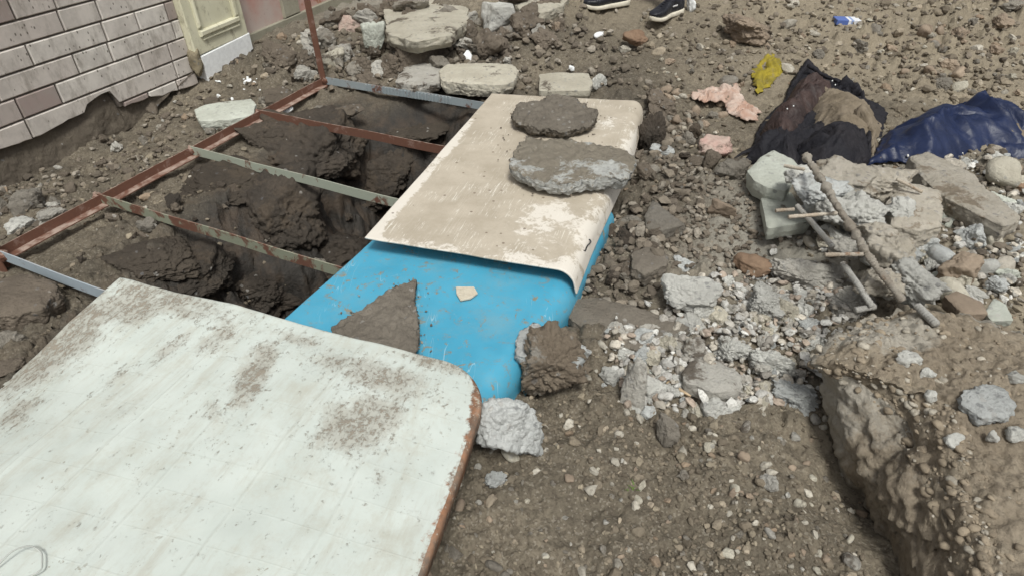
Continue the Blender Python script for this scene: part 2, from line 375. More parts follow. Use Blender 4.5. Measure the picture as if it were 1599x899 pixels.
# ------------------------------------------------------------------ ground
def axis(a0, a1, c, s0, k):
    p = [c]
    while p[-1] < a1: p.append(p[-1] + s0 * (1 + k * (p[-1] - c)))
    q = [c]
    while q[-1] > a0: q.append(q[-1] - s0 * (1 + k * (c - q[-1])))
    return np.array(q[:0:-1] + p)
def build_ground():
    t = np.linspace(-1, 1, 781); tt = np.concatenate([[-60, -25, -12, -6, -3.5, -2.2, -1.6, -1.25, -1.1], t, [1.1, 1.25, 1.6, 2.2, 3.5, 6, 12, 25, 60]])
    ys = [0.40]
    while ys[-1] < 70: ys.append(ys[-1] + 0.0050 * (1 + 0.95 * (ys[-1] - 0.4)) * (1 if ys[-1] < 8 else 6))
    ys = np.concatenate([[-60, -30, -12, -5, -2, -0.8, -0.2, 0.1, 0.25, 0.33], ys])
    X = tt[None, :] * (0.93 * np.clip(ys, 0.3, 9)[:, None] + 0.45); Y = np.repeat(ys[:, None], len(tt), 1); x = X.ravel(); y = Y.ravel()
    z = Gf(x, y); v = np.stack([x, y, z], 1)
    # push steep faces about along their normals so the pit walls get real lumps and hollows
    G3 = v.reshape(len(ys), len(tt), 3); nrm = np.cross(np.gradient(G3, axis=1), np.gradient(G3, axis=0)).reshape(-1, 3); nrm /= np.maximum(np.linalg.norm(nrm, axis=1), 1e-12)[:, None]
    g = np.hypot(nrm[:, 0], nrm[:, 1]) / np.maximum(nrm[:, 2], 1e-3)
    k = (g > 0.5) & (y < 4) & (np.abs(x) < 2); k[k] = pit_mask(x[k], y[k]) < 0.3
    a = np.clip(g[k], 0, 3)[:, None] / 3
    d1, d2 = worley3(v[k] * 11, 7)
    v[k] += nrm[k] * a * (0.05 * fbm3(v[k] * 8, 4, 5)[:, None] + 0.012 * noise3(v[k] * 50, 9)[:, None] + 0.02 * (0.5 - d1)[:, None])
    me = mesh_np('ground', v, grid_faces(len(ys), len(tt)))
    wet, tan, pale = piece_field(x, y)
    attr(me, 'wet', wet); attr(me, 'tan', tan); attr(me, 'pale', pale)
    o = link('ground', me, M['soil']); o['kind'] = 'structure'
build_ground()

# ------------------------------------------------------------------ rocks
def rock_np(seed, level=4, planes=14, sharp=1.0, rough=0.06, rf=2.2, flat=0.0):
    """angular broken lump of about unit radius: cut faces, chipped edges, grainy skin"""
    r = np.random.default_rng(seed); d, f = ico(level)
    n = r.normal(size=(planes, 3)); n /= np.linalg.norm(n, axis=1)[:, None]; dist = r.uniform(0.50, 1.0, planes)
    n = np.vstack([n, np.eye(3), -np.eye(3)]); dist = np.concatenate([dist, np.full(6, 0.98)])
    dn = d + 0.10 * np.stack([noise3(d * 2.3 + seed, seed + 1), noise3(d * 2.3 + seed, seed + 2), noise3(d * 2.3 - seed, seed + 4)], 1)
    dt = np.maximum(dn @ n.T, 1e-3); rr = dist / dt
    kk = 14.0 * sharp; rad = (np.sum(rr ** -kk, axis=1)) ** (-1 / kk)
    v = d * rad[:, None]
    v = v * (1 + rough * 2.2 * fbm3(v * rf + seed * 3.1, 4, seed)[:, None])
    if level >= 3 and rough > 0:
        a, b = worley3(v * rf * 1.7 + seed * 1.7, seed); v += d * (rough * (1.7 if sharp > 0.7 else 0.6) * np.clip(b - a, 0, 0.35) - rough * 0.25)[:, None]      # facets parted by small steps
        v += d * (rough * 0.55 * fbm3(v * rf * 5 + seed, 3, seed + 3)[:, None])
        if level >= 5:
            a, b = worley3(v * rf * 5 + seed, seed + 5); v += d * (rough * 0.22 * (0.5 - a) + rough * 0.35 * fbm3(v * rf * 11, 3, seed + 6))[:, None]                                  # gravel grains in the break
    return v, f
UNIT = {}
def unit_rocks(kind, n=12, **k):
    out = []
    for i in range(n):
        v, f = rock_np(100 + i * 7 + len(UNIT) * 101, **k)
        v = v / np.abs(v).max(axis=0)
        me = mesh_np(kind + '_shape', v, f, kind == 'pebble'); me.materials.append(M['stone']); out.append(me)
    UNIT[kind] = out
unit_rocks('chunk', 14, level=4, planes=12, rough=0.14, sharp=1.2)
unit_rocks('pebble', 8, level=3, planes=5, rough=0.05, sharp=0.25)
unit_rocks('clod', 8, level=4, planes=9, rough=0.16, sharp=0.6)
def rock(name, label, cx, cy, w_, h_, mat, seed=0, ratio=0.8, cat='rock', group=None, lift=0.0, level=5, planes=14, sharp=1.0, rough=0.10, rf=2.4, yaw=None, sink=0.12, hz=None, zc=None):
    """a lump whose outline in the photograph is about w_ x h_ centred on (cx, cy)"""
    if zc == 'pit': zc = float(hitf(cx, cy)[2]) + lift
    base = hit(cx, cy + h_ * 0.3, lift) if zc is None else P(cx, cy, zc); dep = (base - EYE) @ FW
    Wd = w_ * dep / FPX; S = h_ * dep / FPX; th = math.asin(min(1, (EYE[2] - base[2]) / np.linalg.norm(base - EYE)))
    dy = Wd * ratio
    if hz is None:
        q = S * S - (dy * math.sin(th)) ** 2
        while q < (0.35 * S) ** 2: dy *= 0.9; q = S * S - (dy * math.sin(th)) ** 2
        hz = math.sqrt(q) / math.cos(th)
    c = hit(cx, cy, lift + hz * (0.5 - sink)) if zc is None else P(cx, cy, zc)
    v, f = rock_np(seed + 1, level, planes, sharp, rough, rf); v = v / np.abs(v).max(axis=0)
    v = v * np.array([Wd / 2, dy / 2, hz / 2])
    az = math.atan2(c[0], c[1]); a = -az + (0 if yaw is None else yaw)
    ca, sa = math.cos(a), math.sin(a); v = v @ np.array([[ca, sa, 0], [-sa, ca, 0], [0, 0, 1]])
    o = link(name, mesh_np(name, v, f), M[mat], loc=c)
    return tag(o, label, cat, group)

def resample(poly, n):
    poly = np.asarray(poly, float); q = np.vstack([poly, poly[:1]]); L = np.linalg.norm(np.diff(q, axis=0), axis=1); c = np.concatenate([[0], np.cumsum(L)])
    t = np.linspace(0, c[-1], n, endpoint=False)
    return np.stack([np.interp(t, c, q[:, k]) for k in range(q.shape[1])], 1)
def radial(poly, ctr, th):
    """distance from ctr to the outline in every direction th"""
    p = resample(poly, 720) - ctr; a = np.arctan2(p[:, 1], p[:, 0]); r = np.hypot(p[:, 0], p[:, 1])
    bins = np.linspace(-np.pi, np.pi, 181); out = np.zeros(180); k = np.digitize(a, bins) - 1
    for i in range(180):
        s = r[k == i]; out[i] = s.max() if len(s) else np.nan
    ok = ~np.isnan(out); cen = (bins[1:] + bins[:-1]) / 2
    return np.interp(th, np.concatenate([cen[ok] - 2 * np.pi, cen[ok], cen[ok] + 2 * np.pi]), np.tile(out[ok], 3))
def slab(name, label, outline, thick, mat, lift=0.0, zmid=None, cat='rock', group=None, seed=0, e=0.32, rough=0.06, level=5, tilt=(0, 0), under=0.9, parent=None, rf=None, top=0.3):
    """a flat piece: outline in picture points laid on its own level, with thickness, broken edges and rough faces"""
    o2 = np.asarray(outline, float); c = o2.mean(axis=0)
    if zmid is None:
        h = hit(c[0], c[1], lift + thick * 0.45); zmid = h[2]
    pts = P(o2[:, 0], o2[:, 1], zmid); ctr = pts.mean(axis=0)
    d, f = ico(level); th = np.arctan2(d[:, 1], d[:, 0]); cph = np.hypot(d[:, 0], d[:, 1]); sph = d[:, 2]
    rad = radial(pts[:, :2], ctr[:2], th)
    hc = cph ** e if True else cph
    # even spread: flat top and bottom discs joined by the side
    el = np.arcsin(np.clip(sph, -1, 1)); k = 0.55
    hc = np.where(np.abs(el) > k, np.sin((np.pi / 2 - np.abs(el)) / (np.pi / 2 - k) * np.pi / 2) ** 0.9, 1.0)
    zz = np.where(np.abs(el) > k, np.sign(el) * (0.5 - 0.12 * (1 - (1 - hc)) ** 6), np.clip(el / k, -1, 1) * 0.38)
    hc = hc * np.where(zz < 0, under + (1 - under) * (1 + zz * 2), 1.0)
    v = np.stack([np.cos(th) * rad * hc, np.sin(th) * rad * hc, zz * thick], 1)
    rough = rough if 'tile' in name else rough * 1.55; sz = rad.mean(); rf = rf or 3.4 / sz
    nd = d * np.array([1, 1, 0.6])
    v[:, :2] *= 1 - 0.55 * rough
    v += nd * (rough * sz * 1.6 * fbm3((v + ctr) * rf, 4, seed)[:, None]) * np.array([1, 1, 0.55])
    v[:, 2] += rough * sz * top * fbm3((v + ctr) * rf * 3, 4, seed + 9)
    a1, b1 = worley3((v + ctr) * rf * 2.2, seed); v += nd * (rough * sz * 0.9 * np.clip(b1 - a1, 0, 0.4))[:, None] * np.array([1, 1, 0.5])
    a1, b1 = worley3((v + ctr) * np.maximum(rf * 6, 30), seed + 2); v += nd * (min(rough * sz * 0.35, 0.006) * (0.5 - a1))[:, None]
    v[:, 2] += v[:, 0] * tilt[0] + v[:, 1] * tilt[1]
    o = link(name, mesh_np(name, v, f), M[mat], loc=ctr, parent=parent)
    return tag(o, label, cat, group) if parent is None else o

# ------------------------------------------------------------------ brick house wall, pillar and door (one line: WA + s * WD)
def Wsz(px, py, out=0.0):
    d = ray(px, py); t = ((WA + WN * out - EYE) @ WN) / (d @ WN); q = EYE + d * t
    return float((q - WA) @ WD), float(q[2])
def Wp(s, z, out=0.0):
    return WA + WD * s + WN * out + np.array([0, 0, z])
WROT = Matrix(((WD[0], WN[0], 0), (WD[1], WN[1], 0), (0, 0, 1))).to_4x4()      # local x along wall, y outwards, z up  (mirrored is fine for placement)
def wall_prism(pts, out0, out1, bev=0.0):
    """prism in wall coordinates: pts (s, z) outline from out0 (back) to out1 (front); front edges bevelled"""
    pts = np.asarray(pts, float); n = len(pts); c = pts.mean(axis=0)
    bm = bmesh.new(); rings = []
    ins = pts + (c - pts) / np.maximum(np.abs(c - pts), 1e-6) * np.minimum(bev, np.abs(c - pts)) if bev else pts
    for q, o in ([(pts, out0), (pts, out1 - bev), (ins, out1)] if bev else [(pts, out0), (pts, out1)]):
        rings.append([bm.verts.new(Wp(a, b, o)) for a, b in q])
    for r0, r1 in zip(rings, rings[1:]):
        for i in range(n): bm.faces.new((r0[i], r0[(i + 1) % n], r1[(i + 1) % n], r1[i]))
    bm.faces.new(rings[-1]); bm.faces.new(rings[0][::-1])
    return bm
def m_brick():
    t = NT('clinker_brick'); r = t.rnd(); a = t.noise(10, 5, 0.7); b = t.noise(120, 4, 0.7)
    c = t.mix(r, (0.58, 0.525, 0.48), (0.72, 0.685, 0.63)); c = t.mix(t.step(t.math('FRACT', t.math('MULTIPLY', r, 7.3)), 0.72, 0.78), c, (0.37, 0.30, 0.275))
    c = t.mix(t.step(a, 0.35, 0.7), c, t.mix(0.5, c, (0.36, 0.33, 0.30)))
    st = t.noise(9, 5, 0.75, co=t.map(t.pos, (1.5, 1.5, 0.55)))
    c = t.mix(t.math('MULTIPLY', t.step(st, 0.48, 0.70), 0.7), c, (0.27, 0.24, 0.205))
    sp = t.math('MULTIPLY', t.step(t.vor(42, co=t.map(t.pos, (1, 1, 0.6))), 0.20, 0.12), t.step(t.noise(6, 3), 0.44, 0.55))
    c = t.mix(t.math('MULTIPLY', sp, 0.85), c, (0.10, 0.085, 0.07))
    return t.fin(c, 0.85, t.bump(b, 0.3, 0.003), spec=0.25)
M['brick'] = m_brick()
M['mortar'] = m_rock('dark_mortar', (0.19, 0.165, 0.142), (0.14, 0.122, 0.105), 0, 0.2, bmp=0.4)
M['foundation'] = m_rock('earthen_foundation', (0.125, 0.106, 0.083), (0.095, 0.080, 0.063), 0.03, 0.35, (0.155, 0.132, 0.102), bmp=0.7)
def build_wall():
    root = empty('brick_wall', WA); tag(root, 'house wall of pinkish grey bricks, broken off along the bottom', 'wall')
    RAG = [Wsz(a / 3, b / 3) for a, b in [(-900, 1010), (-300, 800), (0, 700), (150, 650), (290, 580), (390, 522), (393, 470), (470, 432), (524, 424), (534, 470), (546, 503), (562, 505), (690, 460), (810, 430), (885, 408)]]
    RS = np.array([a for a, b in RAG]); RZ = np.array([b for a, b in RAG]); RS = np.maximum.accumulate(RS + np.arange(len(RS)) * 1e-4)
    rag = lambda s: np.interp(s, RS, RZ) + 0.013 * noise2(np.asarray(s, float) * 38, np.zeros_like(np.asarray(s, float)), 4)
    J = {0: [(690, 445)], 1: [(122, 592), (812, 315)], 2: [(270, 440), (652, 292)], 3: [(352, 305), (510, 243), (803, 130)],
         4: [(135, 265), (482, 150), (635, 100)], 5: [(282, 107), (455, 50)], 6: [(55, 62)]}
    S_END = 1.318; rr = random.Random(3)
    for row in range(0, 15):
        js = [Wsz(a / 3, b / 3)[0] for a, b in J.get(row, [])] or [0.2 + 0.21 * (row % 2) + 0.07 * (row % 3)]
        L = js[0]; k = row
        while L > -1.1: k += 1; L -= (0.41, 0.205)[k % 2]; js.insert(0, L)
        L = js[-1]
        while True:
            k += 1; L += (0.41, 0.205)[k % 2]
            if L > S_END - 0.06: break
            js.append(L)
        js.append(S_END)
        for a, b in zip(js, js[1:]):
            s0, s1 = a + 0.0045, b - 0.0045; z0, z1 = row * 0.1 + 0.0045, row * 0.1 + 0.0955
            xs = np.linspace(s0, s1, max(4, int((s1 - s0) / 0.03))); zb = np.maximum(z0, rag(xs))
            if row < 3:
                ok = zb < z1 - 0.012
                if not ok.any(): continue
                xs, zb = xs[ok], zb[ok]
                if len(xs) < 2: continue
                pts = [(xs[-1], z1), (xs[0], z1)] + list(zip(xs, zb)) if (zb > z0 + 1e-4).any() else [(s1, z1), (s0, z1), (s0, z0), (s1, z0)]
            else: pts = [(s1, z1), (s0, z1), (s0, z0), (s1, z0)]
            o = link('brick', bm_mesh(wall_prism(pts, -0.02, 0.012 + rr.uniform(-0.002, 0.002), 0.004), 'brick'), M['brick'], root)
            o.matrix_parent_inverse = Matrix.Translation(-Vector(WA))
    xs = np.linspace(-1.3, S_END, 120)
    pts = [(S_END, 1.55), (-1.3, 1.55)] + [(a, max(float(rag(a)) + 0.004, 0.0)) for a in xs]
    o = link('mortar', bm_mesh(wall_prism(pts, -0.12, -0.002), 'mortar'), M['mortar'], root); o.matrix_parent_inverse = Matrix.Translation(-Vector(WA))
    # the earth and rubble strip under the bricks, leaning out a little
    n, m = 420, 60; s = np.linspace(-1.3, 1.62, n); t = np.linspace(0, 1, m); S, T = np.meshgrid(s, t, indexing='ij'); S = S.ravel(); T = T.ravel()
    zt = np.maximum(rag(S), 0.03) + 0.10; zb = -0.055 + 0.16 * ss(0.7, 1.4, S) + 0.02 * noise2(S * 5, S * 0, 6) - 0.0
    z = zt + (zb - zt) * np.minimum(T * 1.15, 1.0); out = -0.06 + 0.085 * T ** 0.8 - 0.30 * np.clip(T * 1.15 - 1, 0, 1) / 0.15
    v = WA + S[:, None] * WD + out[:, None] * WN; v[:, 2] = z
    v += WN * (0.030 * fbm3(v * 6, 5, 3) + 0.003 * noise3(v * 60, 2))[:, None]; v[:, 2] += 0.012 * fbm3(v * 9, 3, 8) * (T > 0.6)
    o = link('foundation', mesh_np('foundation', v, grid_faces(n, m)), M['foundation'], root); o['label'] = 'dark earthen foundation strip below the bricks'
    o.matrix_parent_inverse = Matrix.Translation(-Vector(WA))
build_wall()

def m_cream():
    t = NT('cream_paint'); a = t.noise(6, 5, 0.6); b = t.noise(150, 3)
    c = t.mix(t.step(a, 0.3, 0.7), (0.62, 0.60, 0.44), (0.70, 0.68, 0.52))
    c = t.mix(t.math('MULTIPLY', t.step(t.noise(17, 6, 0.75, co=t.map(t.pos, (1, 1, 0.6))), 0.52, 0.68), 0.75), c, (0.30, 0.275, 0.185))
    return t.fin(c, 0.6, t.bump(b, 0.15, 0.003), spec=0.35)
M['cream'] = m_cream()
M['broken_core'] = m_rock('broken_brick_core', (0.34, 0.29, 0.20), (0.22, 0.19, 0.13), 0.2, 0.4)
def keep(o, root):
    o.parent = root; o.matrix_parent_inverse = Matrix.Translation(-Vector(root.location)); return o
def build_pillar():
    s0, s1 = 1.315, 1.775; root = empty('pillar', Wp(1.54, 0.1)); tag(root, 'cream painted pillar with moulded panel and chipped white plaster foot', 'pillar')
    add = lambda n, bm, m: keep(link(n, bm_mesh(bm, n), M[m]), root)
    add('shaft', wall_prism([(s0, 0.19), (s1, 0.205), (s1, 1.6), (s0, 1.6)], -0.12, 0.055, 0.006), 'cream')
    # moulded frame of the panel
    for q in ([(1.385, 0.285), (1.72, 0.295), (1.72, 0.33), (1.385, 0.32)], [(1.685, 0.33), (1.72, 0.33), (1.72, 1.6), (1.685, 1.6)], [(1.385, 0.335), (1.41, 0.335), (1.41, 1.6), (1.385, 1.6)]):
        add('moulding', wall_prism(q, 0.05, 0.073, 0.008), 'cream')
    add('moulding', wall_prism([(1.40, 0.262), (1.715, 0.272), (1.715, 0.282), (1.40, 0.272)], 0.05, 0.066, 0.004), 'cream')
    # white plaster foot with a ragged lower edge
    xs = np.linspace(s0 + 0.03, s1 + 0.004, 26); zb = 0.045 + 0.055 * (xs - s0) / 0.46 + 0.022 * noise2(xs * 11, xs * 0, 3) + 0.010 * noise2(xs * 40, xs * 0, 5)
    zb[:3] -= np.array([0.03, 0.03, 0.012])
    o = add('plaster_foot', wall_prism([(s1 + 0.004, 0.21), (s0 + 0.03, 0.185)] + list(zip(xs, zb)), -0.10, 0.060, 0.004), 'plaster'); o['label'] = 'white plaster foot with broken lower edge'
    v, f = rock_np(5, 4, 14, 1, 0.12); v = v * np.array([0.045, 0.05, 0.085]); o = keep(link('broken_core', mesh_np('broken_core', v + Wp(1.318, 0.135, 0.02), f), M['broken_core']), root)
    v, f = rock_np(6, 4, 14, 1, 0.12); v = v * np.array([0.14, 0.10, 0.07]); o = keep(link('broken_core', mesh_np('broken_core', v + Wp(1.60, 0.075, -0.04), f), M['mud_dark']), root)
build_pillar()

def m_doorpanel():
    t = NT('faded_pink_door_sheet'); a = t.noise(3.2, 4, 0.6)
    c = t.mix(t.step(a, 0.35, 0.65), (0.50, 0.42, 0.38), (0.48, 0.29, 0.25))
    r = t.step(t.noise(4.2, 6, 0.7), 0.57, 0.66); c = t.mix(t.math('MULTIPLY', r, 0.8), c, (0.33, 0.115, 0.055))
    c = t.mix(t.math('MULTIPLY', t.step(t.noise(45, 4, 0.7), 0.62, 0.72), 0.5), c, (0.20, 0.14, 0.10))
    return t.fin(c, 0.65, t.bump(a, 0.1, 0.004), spec=0.3)
M['doorpanel'] = m_doorpanel()
M['doorframe'] = m_rock('grey_green_door_frame', (0.33, 0.315, 0.25), (0.26, 0.245, 0.19), 0, 0.2, (0.22, 0.19, 0.15), bmp=0.3)
def build_door():
    root = empty('metal_door', Wp(2.6, 0.1)); tag(root, 'rusty pink metal door with grey green frame beside cream pillar', 'door')
    add = lambda n, bm, m: keep(link(n, bm_mesh(bm, n), M[m]), root)
    add('bottom_rail', wall_prism([(1.78, 0.097), (4.6, 0.14), (4.6, 0.235), (1.78, 0.175)], -0.06, 0.0, 0.004), 'doorframe')
    for a in (2.22, 3.25, 4.2): add('stile', wall_prism([(a, 0.19), (a + 0.17, 0.195), (a + 0.17, 1.7), (a, 1.7)], -0.06, -0.003, 0.004), 'doorframe')
    for a, b in ((1.78, 2.225), (2.385, 3.255), (3.415, 4.205)): add('panel', wall_prism([(a, 0.15), (b, 0.16), (b, 1.7), (a, 1.7)], -0.06, -0.025, 0.003), 'doorpanel')
build_door()

# ------------------------------------------------------------------ steel bed frame across the pit
for nm, paint, am in (('rust', (0.27, 0.17, 0.135), 0.40), ('green', (0.40, 0.44, 0.36), 0.58), ('green_rusty', (0.29, 0.31, 0.23), 0.50), ('blue', (0.40, 0.47, 0.52), 0.66), ('grey', (0.33, 0.38, 0.40), 0.60)):
    M['steel_' + nm] = m_steel('steel_' + nm, paint, am, 0.75 if nm == 'rust' else 0.3)
def angle_bar(a, b, w1, w2, th, side, up=(0, 0, 1)):
    """L profile from a to b: one flange upright (height w1), one flat (width w2) towards side"""
    a = np.array(a, float); b = np.array(b, float); d = (b - a) / np.linalg.norm(b - a); u = np.array(up, float); u -= d * (u @ d); u /= np.linalg.norm(u)
    s = np.cross(d, u) * side
    prof = [(0, 0), (w2, 0), (w2, th), (th, th), (th, w1), (0, w1)]
    n = max(2, int(np.linalg.norm(b - a) / 0.08)); bm = bmesh.new(); rings = []
    for i in range(n + 1):
        c = a + (b - a) * i / n; c = c + u * 0.0010 * math.sin(i * 0.9) + s * 0.001 * math.sin(i * 0.7 + 2)
        rings.append([bm.verts.new(c + s * p + u * q) for p, q in prof])
    for r0, r1 in zip(rings, rings[1:]):
        for i in range(6): bm.faces.new((r0[i], r0[(i + 1) % 6], r1[(i + 1) % 6], r1[i]))
    bm.faces.new(rings[0]); bm.faces.new(rings[-1])
    return bm
def build_frame():
    z = 0.045; a = P(4, 402, z); b = P(503, 134, z); root = empty('steel_bed_frame', a)
    tag(root, 'rusty angle iron bed frame lying over the pit with five cross bars', 'frame')
    add = lambda n, bm, m: keep(link(n, bm_mesh(bm, n), M[m]), root)
    add('side_rail', angle_bar(a, b, 0.040, 0.042, 0.004, 1), 'steel_rust')
    far = P(1010, 222, z); 
    for i, (q0, q1, m) in enumerate([((508, 132), (755, 172), 'grey'), ((404, 184), (700, 243), 'rust'), ((300, 242), (620, 325), 'green'), ((154, 316), (530, 432), 'green_rusty'), ((8, 408), (160, 466), 'blue')]):
        p0 = P(*q0, z + 0.003); p1 = P(*q1, z + 0.003); d = p1 - p0; e = p0 + d / np.linalg.norm(d) * 1.32
        o = add('cross_bar', angle_bar(p0, e, 0.042, 0.03, 0.004, -1), 'steel_' + m)
        o['label'] = ['grey ribbed cross bar', 'brown rusty cross bar', 'pale green cross bar with rust', 'green and rust cross bar', 'pale blue cross bar'][i]
        bm = bmesh.new(); bmesh.ops.create_icosphere(bm, subdivisions=2, radius=0.018)
        for v in bm.verts: v.co = Vector(np.array(v.co) * np.array([1.1, 1.1, 1.2]) * (1 + 0.25 * math.sin(v.co.x * 300 + v.co.z * 210)) + p0 + [0.005, 0.004, 0.022])
        wl = link('weld', bm_mesh(bm, 'weld'), M['steel_rust']); wl.parent = o
        if i == 0:
            dd = d / np.linalg.norm(d); nn = np.array([dd[1], -dd[0], 0]); nn = nn if nn[1] < 0 else -nn
            for k in range(26):          # crimped ribs on the grey bar
                c = p0 + dd * (0.30 + k * 0.022); rb = bmesh.new(); bmesh.ops.create_cube(rb, size=1)
                for v in rb.verts: v.co = Vector(c + dd * v.co.x * 0.009 + nn * (v.co.y * 0.008 + 0.003) + np.array([0, 0, v.co.z * 0.036 + 0.021]))
                rbo = link('rib', bm_mesh(rb, 'rib'), M['steel_grey']); rbo.parent = o
    add('leg', angle_bar(b + [-0.012, 0.02, -0.03], b + [-0.012, 0.02, 0.75], 0.04, 0.04, 0.005, 1, (0.9, -0.4, 0)), 'steel_rust')
    add('leg', angle_bar(a + [-0.01, -0.03, -0.12], a + [-0.01, -0.03, 0.65], 0.04, 0.04, 0.005, 1, (0.9, -0.4, 0)), 'steel_rust')
    pw = P(500, 134, z); 
build_frame()

# ------------------------------------------------------------------ fridge panels over the pit
def curve3(pts, t):
    p = np.array([P(a, b, z) for a, b, z in pts]); L = np.linalg.norm(np.diff(p, axis=0), axis=1); c = np.concatenate([[0], np.cumsum(L)]); c /= c[-1]
    # smooth through the points
    q = np.stack([np.interp(t, c, p[:, k]) for k in range(3)], 1)
    if len(t) > 20 and len(pts) > 2:
        for _ in range(30): q[1:-1] = 0.5 * q[1:-1] + 0.25 * (q[2:] + q[:-2])
    return q
def sheet(name, left, right, nu, nv, r=0.0, drop=0.0, zpow=1.0, corners=(), skirt=((0.005, 0.002), (0.008, 0.009), (0.008, 0.04)), warp=0.004, seed=0, arcmax=90):
    """pressed sheet-metal panel between two edge curves (far end first); the right edge may roll over with radius r.
       corners: (u corner 0/1, v corner 0/1, size u, size v) rounds a corner. Returns mesh with attributes u, v."""
    u = np.linspace(0, 1, nu); v = np.linspace(0, 1, nv); U_, V_ = np.meshgrid(u, v, indexing='ij'); U_ = U_.ravel(); V_ = V_.ravel()
    for cu, cv, su, sv in corners:
        a = (U_ - (1 - su)) / su if cu else (su - U_) / su; b = (V_ - (1 - sv)) / sv if cv else (sv - V_) / sv
        k = (a > 0) & (b > 0); a2 = a * np.sqrt(np.clip(1 - b * b / 2, 0, 1)); b2 = b * np.sqrt(np.clip(1 - a * a / 2, 0, 1))
        U_ = np.where(k, (1 - su + a2 * su) if cu else (su - a2 * su), U_); V_ = np.where(k, (1 - sv + b2 * sv) if cv else (sv - b2 * sv), V_)
    tt = np.linspace(0, 1, 200); Lc = curve3(left, tt); Rc = curve3(right, tt)
    Lp = np.stack([np.interp(V_, tt, Lc[:, k]) for k in range(3)], 1); Rp = np.stack([np.interp(V_, tt, Rc[:, k]) for k in range(3)], 1)
    wd = np.linalg.norm((Rp - Lp)[:, :2], axis=1); dr = (Rp - Lp) / wd[:, None]; amax = math.radians(arcmax)
    tot = wd - r * math.sin(amax) + r * amax + drop; dist = U_ * tot; flat = wd - r * math.sin(amax)
    ang = np.clip((dist - flat) / max(r, 1e-6), 0, amax); ex = np.clip(dist - flat - r * amax, 0, None)
    hor = np.minimum(dist, flat) + r * np.sin(ang) + ex * math.cos(amax); dz = -r * (1 - np.cos(ang)) - ex * math.sin(amax)
    q = Lp[:, :2] + (dr[:, :2]) * hor[:, None]
    fr = np.clip(hor / wd, 0, 1); z = Rp[:, 2] + (Lp[:, 2] - Rp[:, 2]) * (1 - fr) ** zpow + dz
    z = z + warp * fbm2(q[:, 0] * 3.3 + seed, q[:, 1] * 3.3, 3, seed)
    V = np.stack([q[:, 0], q[:, 1], z], 1); Fc = [grid_faces(nu, nv)]
    # rim
    idx = np.concatenate([np.arange(nv), np.arange(1, nu) * nv + nv - 1, (nu - 1) * nv + np.arange(nv - 2, -1, -1), np.arange(nu - 2, 0, -1) * nv])
    ring = V[idx]; nxt = np.roll(ring, -1, 0) - np.roll(ring, 1, 0); 
    G3 = V.reshape(nu, nv, 3); du = np.gradient(G3, axis=0).reshape(-1, 3)[idx]; dv = np.gradient(G3, axis=1).reshape(-1, 3)[idx]
    nn = np.cross(du, dv); nn /= np.maximum(np.linalg.norm(nn, axis=1), 1e-9)[:, None]; nn *= np.sign(nn[:, 2:3] + 1e-9)
    for _ in range(6): nn = (nn + np.roll(nn, 1, 0) + np.roll(nn, -1, 0)) / 3
    nn /= np.linalg.norm(nn, axis=1)[:, None]
    ow = np.cross(nxt, nn); ow /= np.maximum(np.linalg.norm(ow, axis=1), 1e-9)[:, None]
    cen = V.mean(axis=0)
    if ((ring - cen) * ow).sum(axis=1).mean() < 0: ow = -ow
    base = len(V); rows = [idx]; vs = [V]; us = [U_]; vv = [V_]; sk = [np.zeros(len(V))]
    for a, b in skirt:
        vs.append(ring + ow * a - nn * b); rows.append(np.arange(len(ring)) + base); base += len(ring); us.append(U_[idx]); vv.append(V_[idx]); sk.append(np.ones(len(ring)))
    m = len(ring)
    for r0, r1 in zip(rows, rows[1:]):
        Fc.append(np.stack([r0, r1, np.roll(r1, -1), np.roll(r0, -1)], 1))
    me = mesh_np(name, np.vstack(vs), Fc); attr(me, 'pu', np.concatenate(us)); attr(me, 'pv', np.concatenate(vv)); attr(me, 'rim', np.concatenate(sk))
    return me, np.concatenate(us), np.concatenate(vv), np.vstack(vs)
def local(me, root):
    """shift mesh to sit under an Empty that stands at root"""
    me.transform(Matrix.Translation(-Vector(root.location))); return me

